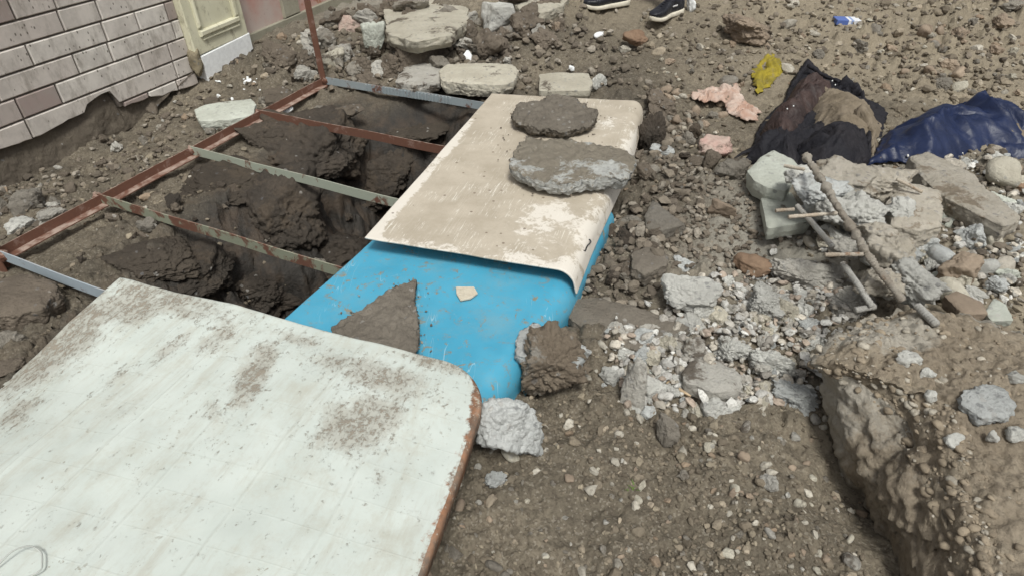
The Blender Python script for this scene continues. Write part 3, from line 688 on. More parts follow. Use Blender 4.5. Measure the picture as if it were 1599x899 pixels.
def m_white():
    t = NT('white_enamel_with_mud_and_rust'); mud = t.at('mud'); ru = t.at('rust'); uvw = t.n('ShaderNodeCombineXYZ'); t.put(uvw.inputs[0], t.at('pu')); t.put(uvw.inputs[1], t.at('pv')); uvv = uvw.outputs[0]
    a = t.noise(5, 5, 0.65); c = t.mix(t.step(a, 0.3, 0.7), (0.54, 0.59, 0.55), (0.61, 0.66, 0.62))
    sm = t.noise(6, 6, 0.8, co=t.map(uvv, (2.2, 1.2, 1), (0, 0, 0.15))); c = t.mix(t.math('MULTIPLY', t.step(sm, 0.46, 0.72), 0.5), c, (0.46, 0.45, 0.375))
    for rot_, sx_ in ((0.05, 9.0), (1.35, 7.0)):                       # wiped streaks
        w2 = t.noise(3.0, 6, 0.72, co=t.map(uvv, (sx_, 0.9, 1), (0, 0, rot_))); c = t.mix(t.math('MULTIPLY', t.step(w2, 0.52, 0.68), 0.38), c, (0.43, 0.415, 0.345))
    fl = t.math('MULTIPLY', t.step(t.noise(60, 4, 0.7), 0.60, 0.66), t.step(t.noise(7, 4, 0.6), 0.50, 0.62)); c = t.mix(t.math('MULTIPLY', fl, 0.7), c, (0.27, 0.245, 0.19))
    fine = t.noise(55, 7, 0.80, dist=0.5); st = t.noise(14, 6, 0.75, co=t.map(uvv, (5.5, 1.4, 1), (0, 0, -0.5)))
    mk = t.math('ADD', t.math('ADD', t.math('MULTIPLY', fine, 0.44), t.math('MULTIPLY', t.noise(125, 5, 0.8), 0.24)), t.math('MULTIPLY', st, 0.32))
    thr = t.math('MULTIPLY_ADD', mud, -0.125, 0.605)
    mm = t.math('MULTIPLY_ADD', t.math('SUBTRACT', mk, thr), 18.0, 0.5, clamp=True)
    film = t.math('MULTIPLY', t.step(t.math('ADD', t.math('MULTIPLY', mud, 0.9), t.math('ADD', t.math('MULTIPLY', t.noise(12, 7, 0.8), 0.5), t.math('MULTIPLY', t.noise(130, 5, 0.8), 0.55))), 0.78, 1.12), 0.62); c = t.mix(film, c, (0.39, 0.37, 0.315))
    mc = t.mix(t.noise(25, 5, 0.7), (0.34, 0.30, 0.24), (0.215, 0.188, 0.15))
    c = t.mix(t.math('MULTIPLY', mm, 0.93), c, mc)
    rk = t.math('MULTIPLY_ADD', t.math('SUBTRACT', t.math('ADD', ru, t.math('MULTIPLY', t.noise(45, 6, 0.75), 0.9)), 1.02), 7.0, 0.5, clamp=True)
    rc = t.mix(t.step(t.noise(22, 6, 0.75), 0.35, 0.65), (0.33, 0.165, 0.09), (0.12, 0.082, 0.06)); rc = t.mix(t.step(t.noise(38, 6, 0.8), 0.56, 0.64), rc, (0.45, 0.42, 0.35)); c = t.mix(rk, c, rc)
    # faint pressed lines of the door liner
    lu = t.math('ABSOLUTE', t.math('SUBTRACT', t.math('FRACT', t.math('MULTIPLY', t.at('pu'), 7.0)), 0.5)); lv = t.math('ABSOLUTE', t.math('SUBTRACT', t.math('FRACT', t.math('MULTIPLY', t.at('pv'), 9.0)), 0.5))
    ln = t.math('MAXIMUM', t.step(lu, 0.47, 0.5), t.math('MULTIPLY', t.step(lv, 0.47, 0.5), 0.5))
    c = t.mix(t.math('MULTIPLY', ln, t.step(t.noise(8, 4), 0.38, 0.6, 0.0, 0.22)), c, (0.36, 0.35, 0.29)); n = t.bump(ln, 0.2, 0.003); n = t.bump(t.noise(3.5, 2, 0.5), 0.5, 0.03, n); n = t.bump(mm, 0.5, 0.004, n); n = t.bump(t.noise(140, 4, 0.7), 0.1, 0.002, n)
    rough = t.math('MULTIPLY_ADD', t.math('MAXIMUM', mm, rk), 0.45, 0.42, clamp=True)
    return t.fin(c, rough, n, spec=0.4)
def m_beige():
    t = NT('beige_sheet_scuffed'); sc = t.at('scuff'); uvw = t.n('ShaderNodeCombineXYZ'); t.put(uvw.inputs[0], t.at('pu')); t.put(uvw.inputs[1], t.math('MULTIPLY', t.at('pv'), 1.9)); uvv = uvw.outputs[0]
    a = t.noise(7, 6, 0.7); c = t.mix(t.step(a, 0.3, 0.7), (0.41, 0.36, 0.285), (0.515, 0.46, 0.375))
    c = t.mix(t.math('MULTIPLY', t.step(t.noise(240, 3, 0.6), 0.5, 0.75), 0.35), c, (0.33, 0.275, 0.21))
    k = t.math('ADD', t.math('MULTIPLY', t.noise(30, 7, 0.75, dist=0.6), 0.5), t.math('MULTIPLY', t.noise(5, 5, 0.75, co=uvv, dist=1.2), 0.5))
    m = t.math('MULTIPLY_ADD', t.math('SUBTRACT', k, t.math('MULTIPLY_ADD', sc, -0.28, 0.70)), 16.0, 0.5, clamp=True)
    c = t.mix(t.math('MULTIPLY', m, 0.85), c, (0.74, 0.70, 0.63))
    for rot, s in ((0.5, 3.0), (-0.9, 4.0), (1.9, 3.4)):           # long thin scratches
        w_ = t.noise(2.2, 2, 0.5, co=t.map(uvv, (s * 7, s * 0.35, 1), (0, 0, rot))); d = t.math('ABSOLUTE', t.math('SUBTRACT', w_, 0.5))
        g = t.step(t.noise(2.4, 2, 0.5, co=t.map(uvv, (2, 2, 1), (0, 0, 0), (s, rot, 0))), 0.54, 0.62)
        c = t.mix(t.math('MULTIPLY', t.math('MULTIPLY', t.step(d, 0.010, 0.003), g), 0.75), c, (0.76, 0.73, 0.66))
    c = t.mix(t.math('MULTIPLY', t.step(t.vor(16), 0.10, 0.06), 0.8), c, (0.16, 0.12, 0.09))
    return t.fin(c, 0.72, t.bump(m, 0.15, 0.002), spec=0.3)
def m_blue():
    t = NT('sky_blue_paint'); a = t.noise(4, 4, 0.6); c = t.mix(t.step(a, 0.3, 0.7), (0.060, 0.33, 0.50), (0.080, 0.375, 0.55))
    ch = t.noise(26, 6, 0.72, dist=0.5); g = t.noise(5.5, 4, 0.6)
    mm = t.math('MULTIPLY', t.step(ch, 0.57, 0.61), t.step(g, 0.42, 0.52)); c = t.mix(t.math('MULTIPLY', mm, 0.9), c, t.mix(t.noise(60, 3), (0.20, 0.15, 0.09), (0.33, 0.30, 0.20)))
    sc = t.noise(7, 2, 0.5, co=t.map(t.pos, (4.0, 0.5, 1), (0, 0, 0.7))); c = t.mix(t.math('MULTIPLY', t.math('MULTIPLY', t.step(t.math('ABSOLUTE', t.math('SUBTRACT', sc, 0.5)), 0.008, 0.002), t.step(g, 0.5, 0.6)), 0.6), c, (0.42, 0.60, 0.68))
    c = t.mix(t.math('MULTIPLY', t.step(t.noise(7, 6, 0.75), 0.45, 0.72), 0.45), c, (0.20, 0.36, 0.42)); c = t.mix(t.math('MULTIPLY', t.step(t.noise(16, 6, 0.8, dist=0.6), 0.585, 0.66), 0.6), c, (0.25, 0.225, 0.17)); c = t.mix(t.math('MULTIPLY', t.step(t.noise(42, 5, 0.75), 0.56, 0.7), 0.35), c, (0.24, 0.26, 0.23))
    return t.fin(c, t.step(t.noise(8, 5), 0.3, 0.7, 0.32, 0.55), t.bump(t.noise(5, 2, 0.5), 0.35, 0.03, t.bump(mm, 0.3, 0.002)), spec=0.45)
M['white'] = m_white(); M['beige'] = m_beige(); M['blue'] = m_blue()
M['bolt'] = m_plain('bolt_steel', (0.22, 0.21, 0.20), 0.4, 0.3, 60, 0.8)
M['chip_cream'] = m_rock('cream_flake', (0.62, 0.54, 0.40), (0.72, 0.68, 0.58), 0, 0.15, (0.33, 0.2, 0.1), bmp=0.3)
M['dark_line'] = m_plain('black_latch', (0.05, 0.05, 0.05), 0.5)

def tube(pts, r, n=8, ribs=None, close=False, jit=0.0):
    """tube through 3-D points; ribs=(pitch, height) gives rebar its ridges"""
    p = np.asarray(pts, float); L = np.linalg.norm(np.diff(p, axis=0), axis=1); c = np.concatenate([[0], np.cumsum(L)])
    st = (ribs[0] / 4) if ribs else max(c[-1] / 60, r); k = max(3, int(c[-1] / st)); t = np.linspace(0, c[-1], k)
    q = np.stack([np.interp(t, c, p[:, i]) for i in range(3)], 1)
    for _ in range(4 if not ribs else 10): q[1:-1] = 0.5 * q[1:-1] + 0.25 * (q[2:] + q[:-2])
    d = np.gradient(q, axis=0); d /= np.maximum(np.linalg.norm(d, axis=1), 1e-9)[:, None]
    ref = np.array([0.13, 0.2, 0.97]); s = np.cross(d, ref); s /= np.linalg.norm(s, axis=1)[:, None]; u = np.cross(s, d)
    a = np.linspace(0, 2 * np.pi, n, endpoint=False); rr = np.full(k, r)
    if ribs: rr = r * (1 + ribs[1] * (np.arange(k) % 4 < 2))
    if jit: rr = rr * (1 + jit * fbm2(t * 30, t * 0, 3, 5))
    v = q[:, None] + rr[:, None, None] * (np.cos(a)[None, :, None] * s[:, None] + np.sin(a)[None, :, None] * u[:, None])
    if jit: v = v + (jit * r * 0.8) * fbm3(v.reshape(-1, 3) * 60, 3, 4).reshape(v.shape[:2] + (1,)) * u[:, None]
    v = np.vstack([v.reshape(-1, 3), q[:1], q[-1:]]); f = grid_faces(k, n, True); j = np.arange(n)
    caps = np.vstack([np.stack([np.full(n, k * n), (j + 1) % n, j], 1), np.stack([np.full(n, k * n + 1), (k - 1) * n + j, (k - 1) * n + (j + 1) % n], 1)])
    return v, [f, caps]

def build_panels():
    # blue panel (lowest)
    root = empty('blue_fridge_panel', P(650, 500, 0.0)); tag(root, 'sky blue painted metal panel with rolled edge, lying under the beige and white panels', 'panel')
    me, u, v, V = sheet('sheet', [(668, 300, 0.115), (580, 378, 0.115), (450, 493, 0.12), (405, 533, 0.12)], [(962, 322, 0.11), (952, 340, 0.11), (893, 460, 0.115), (785, 602, 0.12), (768, 625, 0.12)], 150, 130,
                        r=0.07, drop=0.05, corners=((1, 0, 0.12, 0.08),), skirt=((0.002, 0.001), (0.002, 0.012), (0, 0.014)), seed=3)
    keep(link('sheet', me, M['blue']), root)
    for (bx, by) in ((849, 494), (843, 500)):
        q = P(bx, by, 0.075); o = keep(link('bolt', bm_mesh(box_np(0.014, 0.014, 0.012, 0.003), 'bolt', True), M['bolt']), root); o.location = q + [0.012, -0.006, 0.004]
    pts = [(712, 449), (740, 449), (746, 459), (735, 467), (719, 470), (713, 460)]
    pz = P(728, 458, 0.121); bm = bmesh.new(); ring = [bm.verts.new(P(a, b, 0.1225)) for a, b in pts]; f = bm.faces.new(ring)
    ex = bmesh.ops.extrude_face_region(bm, geom=[f]); 
    for g in ex['geom']:
        if isinstance(g, bmesh.types.BMVert): g.co.z += 0.004
    o = link('paint_flake', bm_mesh(bm, 'paint_flake'), M['chip_cream']); tag(o, 'small cream flake lying in the middle of the blue panel', 'flake')
    # beige panel
    root = empty('beige_fridge_panel', P(780, 280, 0.0)); tag(root, 'beige scuffed metal panel with rounded edge, weighed down by two slabs', 'panel')
    me, u, v, V = sheet('sheet', [(768, 147, 0.19), (570, 371, 0.185)], [(1007, 158, 0.19), (985, 235, 0.185), (925, 360, 0.18), (899, 425, 0.17)], 170, 170,
                        r=0.06, drop=0.035, corners=((1, 0, 0.14, 0.10),), skirt=((0.001, 0.001), (0.001, 0.005), (-0.004, 0.006)), seed=8, arcmax=78)
    sc = 0.35 * ss(0.06, 0.0, u) + 0.9 * ss(0.10, 0.02, u) * ss(0.1, 0.4, v) + 0.7 * ss(0.93, 1.0, v) + 0.95 * np.exp(-(((u - 0.72) / 0.17) ** 2 + ((v - 0.82) / 0.14) ** 2)) + 0.9 * ss(0.80, 0.95, u) * (0.4 + 0.6 * ss(0.1, 0.3, v)) \
        + 0.7 * np.exp(-(((u - 0.78) / 0.10) ** 2 + ((v - 0.22) / 0.14) ** 2)) + 0.5 * np.exp(-(((u - 0.36) / 0.10) ** 2 + ((v - 0.66) / 0.05) ** 2)) + 0.5 * np.exp(-(((u - 0.42) / 0.06) ** 2 + ((v - 0.38) / 0.09) ** 2))
    attr(me, 'scuff', np.clip(sc, 0, 1)); keep(link('sheet', me, M['beige']), root)
    # wire latch near the front right corner
    q = [(912, 392), (907, 386), (912, 378), (921, 374), (923, 378), (917, 384), (914, 392)]
    vv, ff = tube([P(a, b, 0.15) for a, b in q], 0.0025, 6); keep(link('latch', mesh_np('latch', vv, ff), M['dark_line']), root)
    # white panel (front, on top)
    root = empty('white_fridge_door', P(330, 700, 0.0)); tag(root, 'white enamel fridge door with mud stains and rusty right edge', 'panel')
    me, u, v, V = sheet('sheet', [(187, 436, 0.175), (110, 500, 0.12), (60, 550, 0.07), (0, 600, 0.03), (-160, 730, -0.02), (-330, 870, -0.03)], [(763, 583, 0.20), (712, 735, 0.20), (652, 899, 0.20), (560, 1110, 0.20)], 190, 190,
                        zpow=2.4, corners=((1, 0, 0.10, 0.16),), skirt=((0.004, 0.001), (0.008, 0.006), (0.009, 0.012), (0.004, 0.05), (-0.02, 0.055)), seed=5, warp=0.011)
    x, y, z = V.T
    pj = lambda: None
    rel = V - EYE; dp_ = rel @ FW; sx = 799.5 + FPX * (rel @ RT) / dp_; sy = 449.5 - FPX * (rel @ UP) / dp_; mud = 0.04 + 0.22 * np.clip(fbm2(sx / 130, sy / 70, 3, 12) * 2, 0, 1)       # stains placed where the photograph shows them
    for cx, cy, rx, ry, ro, am in ((95, 530, 150, 42, -40, .85), (215, 478, 70, 30, -25, .8), (250, 466, 120, 26, 14, .75), (30, 640, 60, 26, -40, .55), (270, 540, 60, 14, -35, .5), (350, 520, 70, 26, -32, .55), (395, 585, 26, 70, 30, .85), (335, 640, 22, 30, 20, .45), (590, 590, 130, 34, 18, .62), (560, 660, 75, 50, -20, .80), (690, 566, 80, 16, 14, .70), (470, 530, 110, 16, 15, .45), (590, 745, 20, 30, 0, .45), (500, 690, 24, 40, 0, .5), (180, 590, 80, 14, -35, .35)):
        a_ = math.radians(ro); dx, dy = sx - cx, sy - cy; p_ = dx * math.cos(a_) + dy * math.sin(a_); q_ = -dx * math.sin(a_) + dy * math.cos(a_); mud = np.maximum(mud, 1.35 * am * np.exp(-((p_ / rx) ** 2 + (q_ / ry) ** 2)) * (0.75 + 0.5 * fbm2(sx / 40, sy / 25, 3, 14)) + 0.04)
    rust = 0.55 * ss(0.965, 1.0, u) + 0.42 * np.exp(-(((u - 1.0) / 0.06) ** 2 + ((v - 0.05) / 0.12) ** 2)); rim = np.zeros(len(u)); rim[190 * 190:] = 1
    rust += rim * 0.55 * (u > 0.97) + rim * 0.25
    attr(me, 'mud', np.clip(mud, 0, 1.2)); attr(me, 'rust', np.clip(rust, 0, 1.2)); keep(link('sheet', me, M['white']), root)
    q = [(-20, 898), (20, 858), (48, 850), (66, 862), (66, 890), (40, 902), (-30, 905)]
    vv, ff = tube([P(a, b, 0.155 + 0.02 * (a > 10)) for a, b in q], 0.0016, 6)
    o = link('wire_loop', mesh_np('wire_loop', vv, ff), m_plain('thin_wire', (0.45, 0.47, 0.44), 0.5)); tag(o, 'thin bent wire loop lying on the white fridge door', 'wire')
build_panels()

# ------------------------------------------------------------------ slabs lying on the panels
slab('mud_slab', 'flat dark mud slab at the far end of the beige panel', [(795, 186), (812, 165), (850, 158), (893, 153), (905, 162), (934, 178), (928, 200), (890, 213), (850, 211), (815, 203)], 0.04, 'mud_grey', zmid=0.215, seed=3, rough=0.07, level=6, top=0.8)
slab('concrete_slab', 'grey broken concrete slab with earth on top, nearer of two on the beige panel', [(799, 246), (822, 222), (870, 226), (930, 234), (985, 246), (994, 258), (985, 290), (935, 288), (880, 298), (835, 292), (797, 272)], 0.06, 'slab_topped', zmid=0.225, seed=14, rough=0.05, level=6, top=0.9)
slab('mud_slab', 'grey brown triangular mud slab on the blue panel, tucked against the white door', [(510, 517), (575, 480), (622, 450), (652, 440), (650, 480), (655, 552), (640, 575), (560, 560), (520, 545)], 0.036, 'mud_grey', zmid=0.140, seed=9, rough=0.075, level=6, top=0.9, rf=16)

# ------------------------------------------------------------------ rocks one can tell apart
R_ = rock
R_('concrete_lump', 'large lump half coated in brown earth beside the blue panel', 855, 573, 140, 128, 'mud_lump', 26, 0.8, level=6, rough=0.15, rf=2.4, planes=15, sharp=1.2)
slab('concrete_shell', 'grey concrete crust on the back of the large earth coated lump', [(800, 560), (812, 520), (832, 510), (858, 520), (880, 545), (915, 570), (905, 585), (870, 560), (840, 545), (825, 570)], 0.05, 'concrete_blue', zmid=0.115, seed=4, rough=0.10, level=5)
R_('concrete_lump', 'pale bluish concrete lump with dark pebbles at the rusty edge of the white door', 785, 663, 128, 124, 'concrete_blue', 33, 0.85, level=6, rough=0.085, rf=2.8, planes=16, sharp=1.8)
R_('concrete_chip', 'small crooked grey fragment on soil right of the rusty door edge', 772, 749, 42, 32, 'concrete_blue', 34, 0.6, rough=0.2)
R_('concrete_chunk', 'pale triangular concrete chunk with brown specks on the dark soil', 1073, 459, 104, 66, 'concrete', 35, 0.8, level=6, planes=9, sharp=1.4, rough=0.09)
R_('concrete_chip', 'small bluish chip just behind the pale triangular chunk', 1066, 415, 38, 24, 'concrete_blue', 36)
slab('mud_slab', 'broad flat grey mud slab half buried beside the blue panel', [(878, 478), (930, 470), (1000, 488), (1082, 520), (1050, 542), (1000, 556), (940, 545), (890, 510)], 0.06, 'mud_grey', lift=-0.01, seed=31, rough=0.05, level=6)
slab('mud_slab', 'angular brown mud slab near the corner of the beige panel', [(985, 405), (1015, 392), (1043, 410), (1040, 424), (1005, 440), (985, 430)], 0.07, 'mud_grey', seed=32, rough=0.05)
slab('wedge_block', 'grey brown wedge block with a white face by the beige panel', [(1005, 350), (1018, 322), (1045, 345), (1070, 362), (1035, 372), (1008, 368)], 0.08, 'stone', seed=33, rough=0.04)
R_('wedge_stone', 'pinkish brown wedge stone lying alone on open soil', 1127, 327, 48, 32, 'stone_tan', 37, 0.5, planes=8, sharp=1.6, rough=0.03)
R_('cobble', 'smooth brown cobble at the back of the rubble heap', 1177, 411, 64, 40, 'stone_brown', 38, 0.8, planes=4, sharp=0.2, rough=0.05)
R_('concrete_chip', 'bluish chip in dark soil right of the beige panel', 1034, 238, 40, 27, 'concrete_blue', 39)
R_('pink_stone', 'pale pink stone in front of the dark jacket', 1122, 233, 62, 34, 'pinkstone', 40, 0.7, planes=9, sharp=1.3)
R_('stone', 'grey brown stone in front of the pink stone', 1146, 265, 58, 44, 'stone', 41)
R_('stone', 'dark rounded clod beside the pink stone', 1108, 252, 34, 34, 'mud', 42, sharp=0.4)
R_('concrete_lump', 'upright grey and rusty lump between the rubble heap and the large lump', 991, 597, 40, 82, 'concrete_muddy', 43, 0.9, rough=0.10)
R_('concrete_chip', 'oval pale chip leaning on the upright lump', 953, 590, 38, 30, 'concrete', 44)
R_('concrete_chip', 'flat bluish chip right of the upright lump', 1019, 586, 28, 20, 'concrete_green', 45)
R_('concrete_chunk', 'pale concrete chunk behind the large earth coated lump', 905, 548, 44, 36, 'concrete_blue', 46)
slab('stone_slab', 'long brown slab in front of the rubble heap', [(1060, 590), (1085, 555), (1100, 560), (1150, 590), (1160, 600), (1155, 620), (1110, 622), (1065, 605)], 0.06, 'concrete_muddy', seed=34, rough=0.05)
R_('concrete_chunk', 'long pale concrete chunk at the foot of the rubble heap', 1248, 620, 90, 50, 'concrete_blue', 47, 0.6, level=6, rough=0.15)
R_('concrete_chunk', 'grey whitish chunk in the middle of the rubble heap', 1205, 568, 80, 62, 'concrete', 48, 0.7, level=6, rough=0.17)
R_('concrete_chunk', 'largest pale grey chunk at the top of the rubble heap', 1192, 472, 76, 66, 'concrete', 49, 0.9, level=6, rough=0.14)
R_('concrete_chunk', 'muddy grey chunk left of centre in the rubble heap', 1135, 545, 72, 52, 'concrete', 50, 0.7, level=6, rough=0.17)
R_('concrete_chip', 'yellowish grey chip next to the pale triangular chunk', 1122, 494, 46, 36, 'concrete_cream', 51)
R_('brick_piece', 'grey brown block half sunk left of the foreground pebbles', 1043, 672, 40, 44, 'stone', 52, 0.8, planes=7, sharp=1.5)
R_('mud_block', 'dark grey block under the overhanging rebar', 1255, 428, 130, 60, 'concrete_muddy', 53, 0.6, level=6, rough=0.15)
R_('mud_block', 'grey green clod in the shade below the rebar ties', 1330, 470, 90, 60, 'concrete_muddy', 54, 0.8, level=6, rough=0.15)
# upper left rubble
slab('concrete_slab', 'long pale concrete slab with flat front face behind the pit', [(686, 122), (695, 110), (750, 109), (800, 110), (811, 122), (802, 138), (785, 144), (720, 141), (690, 137)], 0.09, 'concrete_cream', lift=0.01, seed=41, rough=0.03, level=6)
slab('concrete_slab', 'brown stained slab left of the long pale slab', [(617, 138), (635, 108), (670, 100), (690, 112), (688, 135), (650, 144)], 0.08, 'concrete_muddy', lift=0.01, seed=42, rough=0.05)
slab('concrete_block', 'thin rectangular cream block behind the beige panel', [(842, 124), (870, 121), (918, 122), (926, 138), (920, 150), (842, 150)], 0.07, 'concrete_cream', seed=43, rough=0.015, e=0.2)
R_('concrete_chip', 'small pointed grey piece at the end of the thin cream block', 936, 128, 26, 34, 'concrete', 55, 0.6)
slab('concrete_slab', 'large cream topped slab with red paint mark near the door', [(600, 25), (640, 2), (715, 3), (732, 25), (730, 45), (705, 66), (650, 78), (605, 65)], 0.10, 'concrete_cream', lift=0.02, seed=44, rough=0.03, level=6)
R_('mortar_block', 'grey square block standing on rubble at the top edge', 780, 27, 58, 46, 'concrete', 56, 0.8, planes=4, sharp=2.2, rough=0.03)
slab('concrete_slab', 'grey slab lying behind the square block', [(800, 14), (830, 4), (890, 4), (880, 18), (850, 30), (815, 30)], 0.09, 'concrete_cream', seed=45, rough=0.04)
R_('concrete_shard', 'upright bluish grey shard leaning near the rusty leg', 585, 64, 40, 52, 'concrete_green', 57, 0.5, planes=8, sharp=1.6)
R_('concrete_shard', 'pale shard with grey front just right of the rusty leg', 521, 94, 44, 36, 'concrete_cream', 58, 0.6, planes=7, sharp=1.6)
R_('brick_piece', 'pink broken brick piece lying near the door', 545, 38, 40, 26, 'pinkstone', 59, 0.7, planes=7, sharp=1.5)
slab('concrete_slab', 'greenish grey slab between the wall foot and the bed frame', [(306, 180), (325, 172), (395, 163), (402, 172), (398, 190), (360, 197), (315, 199), (308, 190)], 0.08, 'concrete_green', lift=0.01, seed=46, rough=0.025, level=6)
R_('mud_block', 'brown earth clod in front of the cream topped slab', 652, 85, 70, 60, 'mud', 60, 0.7, level=6)
R_('stone', 'rounded grey brown stone next to the white plaster chip', 744, 75, 34, 26, 'stone', 61, sharp=0.4)
R_('stone', 'dark stone under the grey square block', 735, 48, 30, 46, 'mud', 62)
R_('stone', 'grey stone right below the grey square block', 802, 52, 46, 24, 'stone', 63)
R_('stone', 'upright beige stone on open soil near the shoes', 868, 45, 20, 26, 'stone_tan', 64)
R_('brick_piece', 'dark reddish brick piece in front of the right shoe', 993, 62, 44, 30, 'stone_brown', 65, 0.8)
slab('mud_slab', 'thin dark disc of earth under the second cross bar', [(470, 186), (500, 165), (522, 170), (505, 186), (480, 192)], 0.03, 'stone', lift=-0.02, seed=47, rough=0.03)
R_('stone', 'long brown stone right of the thin earth disc', 545, 176, 50, 26, 'mud', 66)
R_('earth_clod', 'clumped earth ball on the slope below the steel frame', 440, 150, 60, 30, 'mud', 67)
# wet clay bulging into the pit
for lab, x, y, w_, h_, m in (('largest wet clay crag under the middle cross bar', 500, 240, 190, 130, 'mud_dark'), ('wet clay crag in the middle of the pit wall', 435, 345, 190, 170, 'mud_dark'), ('deep wet clay crag near the blue panel', 520, 400, 170, 140, 'mud_dark'),
                           ('clay crag behind the brown cross bar', 600, 275, 150, 120, 'mud_dark'), ('flat earth shelf under the pale green bar', 350, 290, 150, 76, 'mud_wet'), ('dark clay crag beside the corner of the white door', 310, 430, 150, 100, 'mud_dark'),
                           ('brown earth shelf low in the pit by the white door', 225, 405, 140, 80, 'mud_wet'), ('clay ledge in the pit left of the blue panel', 400, 450, 120, 100, 'mud_dark'), ('earth hump below the first cross bar', 415, 215, 110, 60, 'mud_wet'), ('earth ledge under the far grey bar', 640, 205, 130, 60, 'mud_wet')):
    R_('clay_crag', lab, x, y, w_, h_, m, x + y, 1.0, cat='clay crag', level=6, rough=0.125, rf=2.2, sharp=0.65, planes=10, zc='pit', lift=-0.02)
# by the wall, left
R_('stone', 'grey angular stone by the wall at the left edge', 42, 312, 56, 50, 'stone', 68, 0.8, planes=9, sharp=1.3)
R_('concrete_chunk', 'pale concrete chunk in front of the grey angular stone at left', 35, 349, 50, 28, 'concrete', 69, 0.7)
R_('concrete_chunk', 'brownish pale chunk between the left rocks and the side rail', 80, 338, 48, 28, 'concrete_muddy', 70, 0.6)
R_('stone', 'dark stone cut by the left photo edge under the wall', 0, 325, 24, 40, 'stone', 71)
slab('mud_slab', 'wide earth slab under the pale blue cross bar', [(-40, 470), (40, 440), (90, 450), (100, 470), (75, 497), (20, 510), (-40, 508)], 0.10, 'mud', lift=-0.01, seed=48, rough=0.05, level=6)
R_('stone', 'round grey stone below the wide earth slab at left edge', 16, 531, 48, 40, 'stone', 72, sharp=0.5)
R_('stone', 'flat dark stone at left edge below the round stone', 14, 572, 80, 36, 'mud', 73)
# around the rebar column, right
slab('tile_block', 'pale greenish concrete block at the left end of the broken column', [(1164, 280), (1185, 258), (1209, 244), (1228, 252), (1246, 275), (1224, 312), (1196, 306), (1175, 295)], 0.09, 'concrete_green', seed=49, rough=0.02, level=6)
slab('tile_block', 'square grey block with clean edges under the rebar ties', [(1186, 319), (1232, 310), (1244, 330), (1268, 346), (1262, 356), (1196, 367)], 0.07, 'concrete_green', seed=50, rough=0.01, level=6)
slab('concrete_chunk', 'earthy concrete chunk with sharp corners right of the long rebar', [(1376, 340), (1396, 306), (1425, 308), (1460, 316), (1464, 350), (1463, 376), (1425, 383), (1385, 374)], 0.13, 'rough_pale', seed=51, rough=0.05, level=6)
slab('concrete_slab', 'long pale slab sloping behind the earthy chunk', [(1412, 258), (1440, 250), (1480, 270), (1512, 288), (1545, 318), (1592, 358), (1565, 374), (1520, 352), (1470, 325), (1440, 300)], 0.10, 'rough_pale', seed=52, rough=0.05, level=6)
R_('cobble', 'big brown cobble at the right photo edge', 1572, 280, 70, 38, 'stone_brown', 74, 0.8, planes=6, sharp=0.5)
R_('stone', 'reddish stone set in the soil beside the long pale slab', 1540, 358, 34, 26, 'stone_brown', 75)
R_('stone', 'dull ochre flat stone behind the footing', 1497, 418, 56, 54, 'stone_tan', 76, 1.0, planes=6)
slab('stone_slab', 'tan flat slab lying on the back of the footing', [(1470, 470), (1490, 462), (1530, 480), (1538, 498), (1500, 500)], 0.05, 'stone_tan', lift=0.05, seed=53, rough=0.03)
slab('concrete_chip', 'pale flat shard behind the footing', [(1535, 490), (1550, 470), (1568, 480), (1580, 505), (1545, 506)], 0.03, 'concrete_green', lift=0.05, seed=54, rough=0.03)
R_('earth_clod', 'big crumbly earth clod on the far ground behind the jacket', 1160, 40, 92, 50, 'stone_tan', 77, 0.9, level=6, rough=0.16, sharp=0.5, cat='clod')
R_('earth_clod', 'broad grey clod at the top right corner', 1575, 10, 60, 26, 'stone', 78, 0.9, cat='clod')
R_('earth_clod', 'large dark clod beside the rounded corner of the beige panel', 1018, 212, 46, 70, 'mud_dark', 79, 0.9, level=6, rough=0.15, sharp=0.5, cat='clod')
R_('earth_clod', 'rounded brown clod behind the corner of the beige panel', 1030, 160, 56, 44, 'mud', 80, 0.9, level=6, rough=0.13, sharp=0.5, cat='clod')
for lab, x, y, w_, h_ in (('white plaster chip on rubble between the slabs behind the pit', 730, 88, 22, 18), ('larger white plaster chip on soil below the left shoe', 933, 56, 21, 12), ('white plaster crumb on bare soil behind the thin cream block', 893, 107, 11, 9), ('white plaster piece resting under the second cross bar', 450, 173, 18, 12), ('white plaster piece in the pit soil under the second bar', 488, 207, 12, 8)):
    R_('plaster_chip', lab, x, y, w_, h_, 'plaster', x, 0.8, cat='plaster chip', level=3, sink=0.0)
# ------------------------------------------------------------------ big footing, lower right
def m_footing():
    t = NT('earth_caked_footing'); pale = t.at('pale'); a = t.noise(6, 6, 0.7); b = t.noise(70, 5, 0.7)
    c = t.mix(t.step(a, 0.3, 0.7), (0.25, 0.208, 0.155), (0.345, 0.295, 0.225)); c = t.mix(t.math('MULTIPLY', t.step(b, 0.45, 0.75), 0.6), c, (0.145, 0.115, 0.082))
    pm = t.math('MULTIPLY_ADD', t.math('SUBTRACT', t.math('ADD', pale, t.math('MULTIPLY', t.noise(9, 6, 0.75), 0.9)), 0.98), 6.0, 0.5, clamp=True)
    c = t.mix(pm, c, t.mix(b, (0.46, 0.43, 0.37), (0.33, 0.30, 0.25)))
    n = t.bump(t.noise(20, 7, 0.75), 0.7, 0.03); n = t.bump(t.vor(60), 0.5, -0.008, n); n = t.bump(t.noise(170, 4, 0.7), 0.5, 0.004, n)
    return t.fin(c, 0.95, n, spec=0.2)
M['footing'] = m_footing()
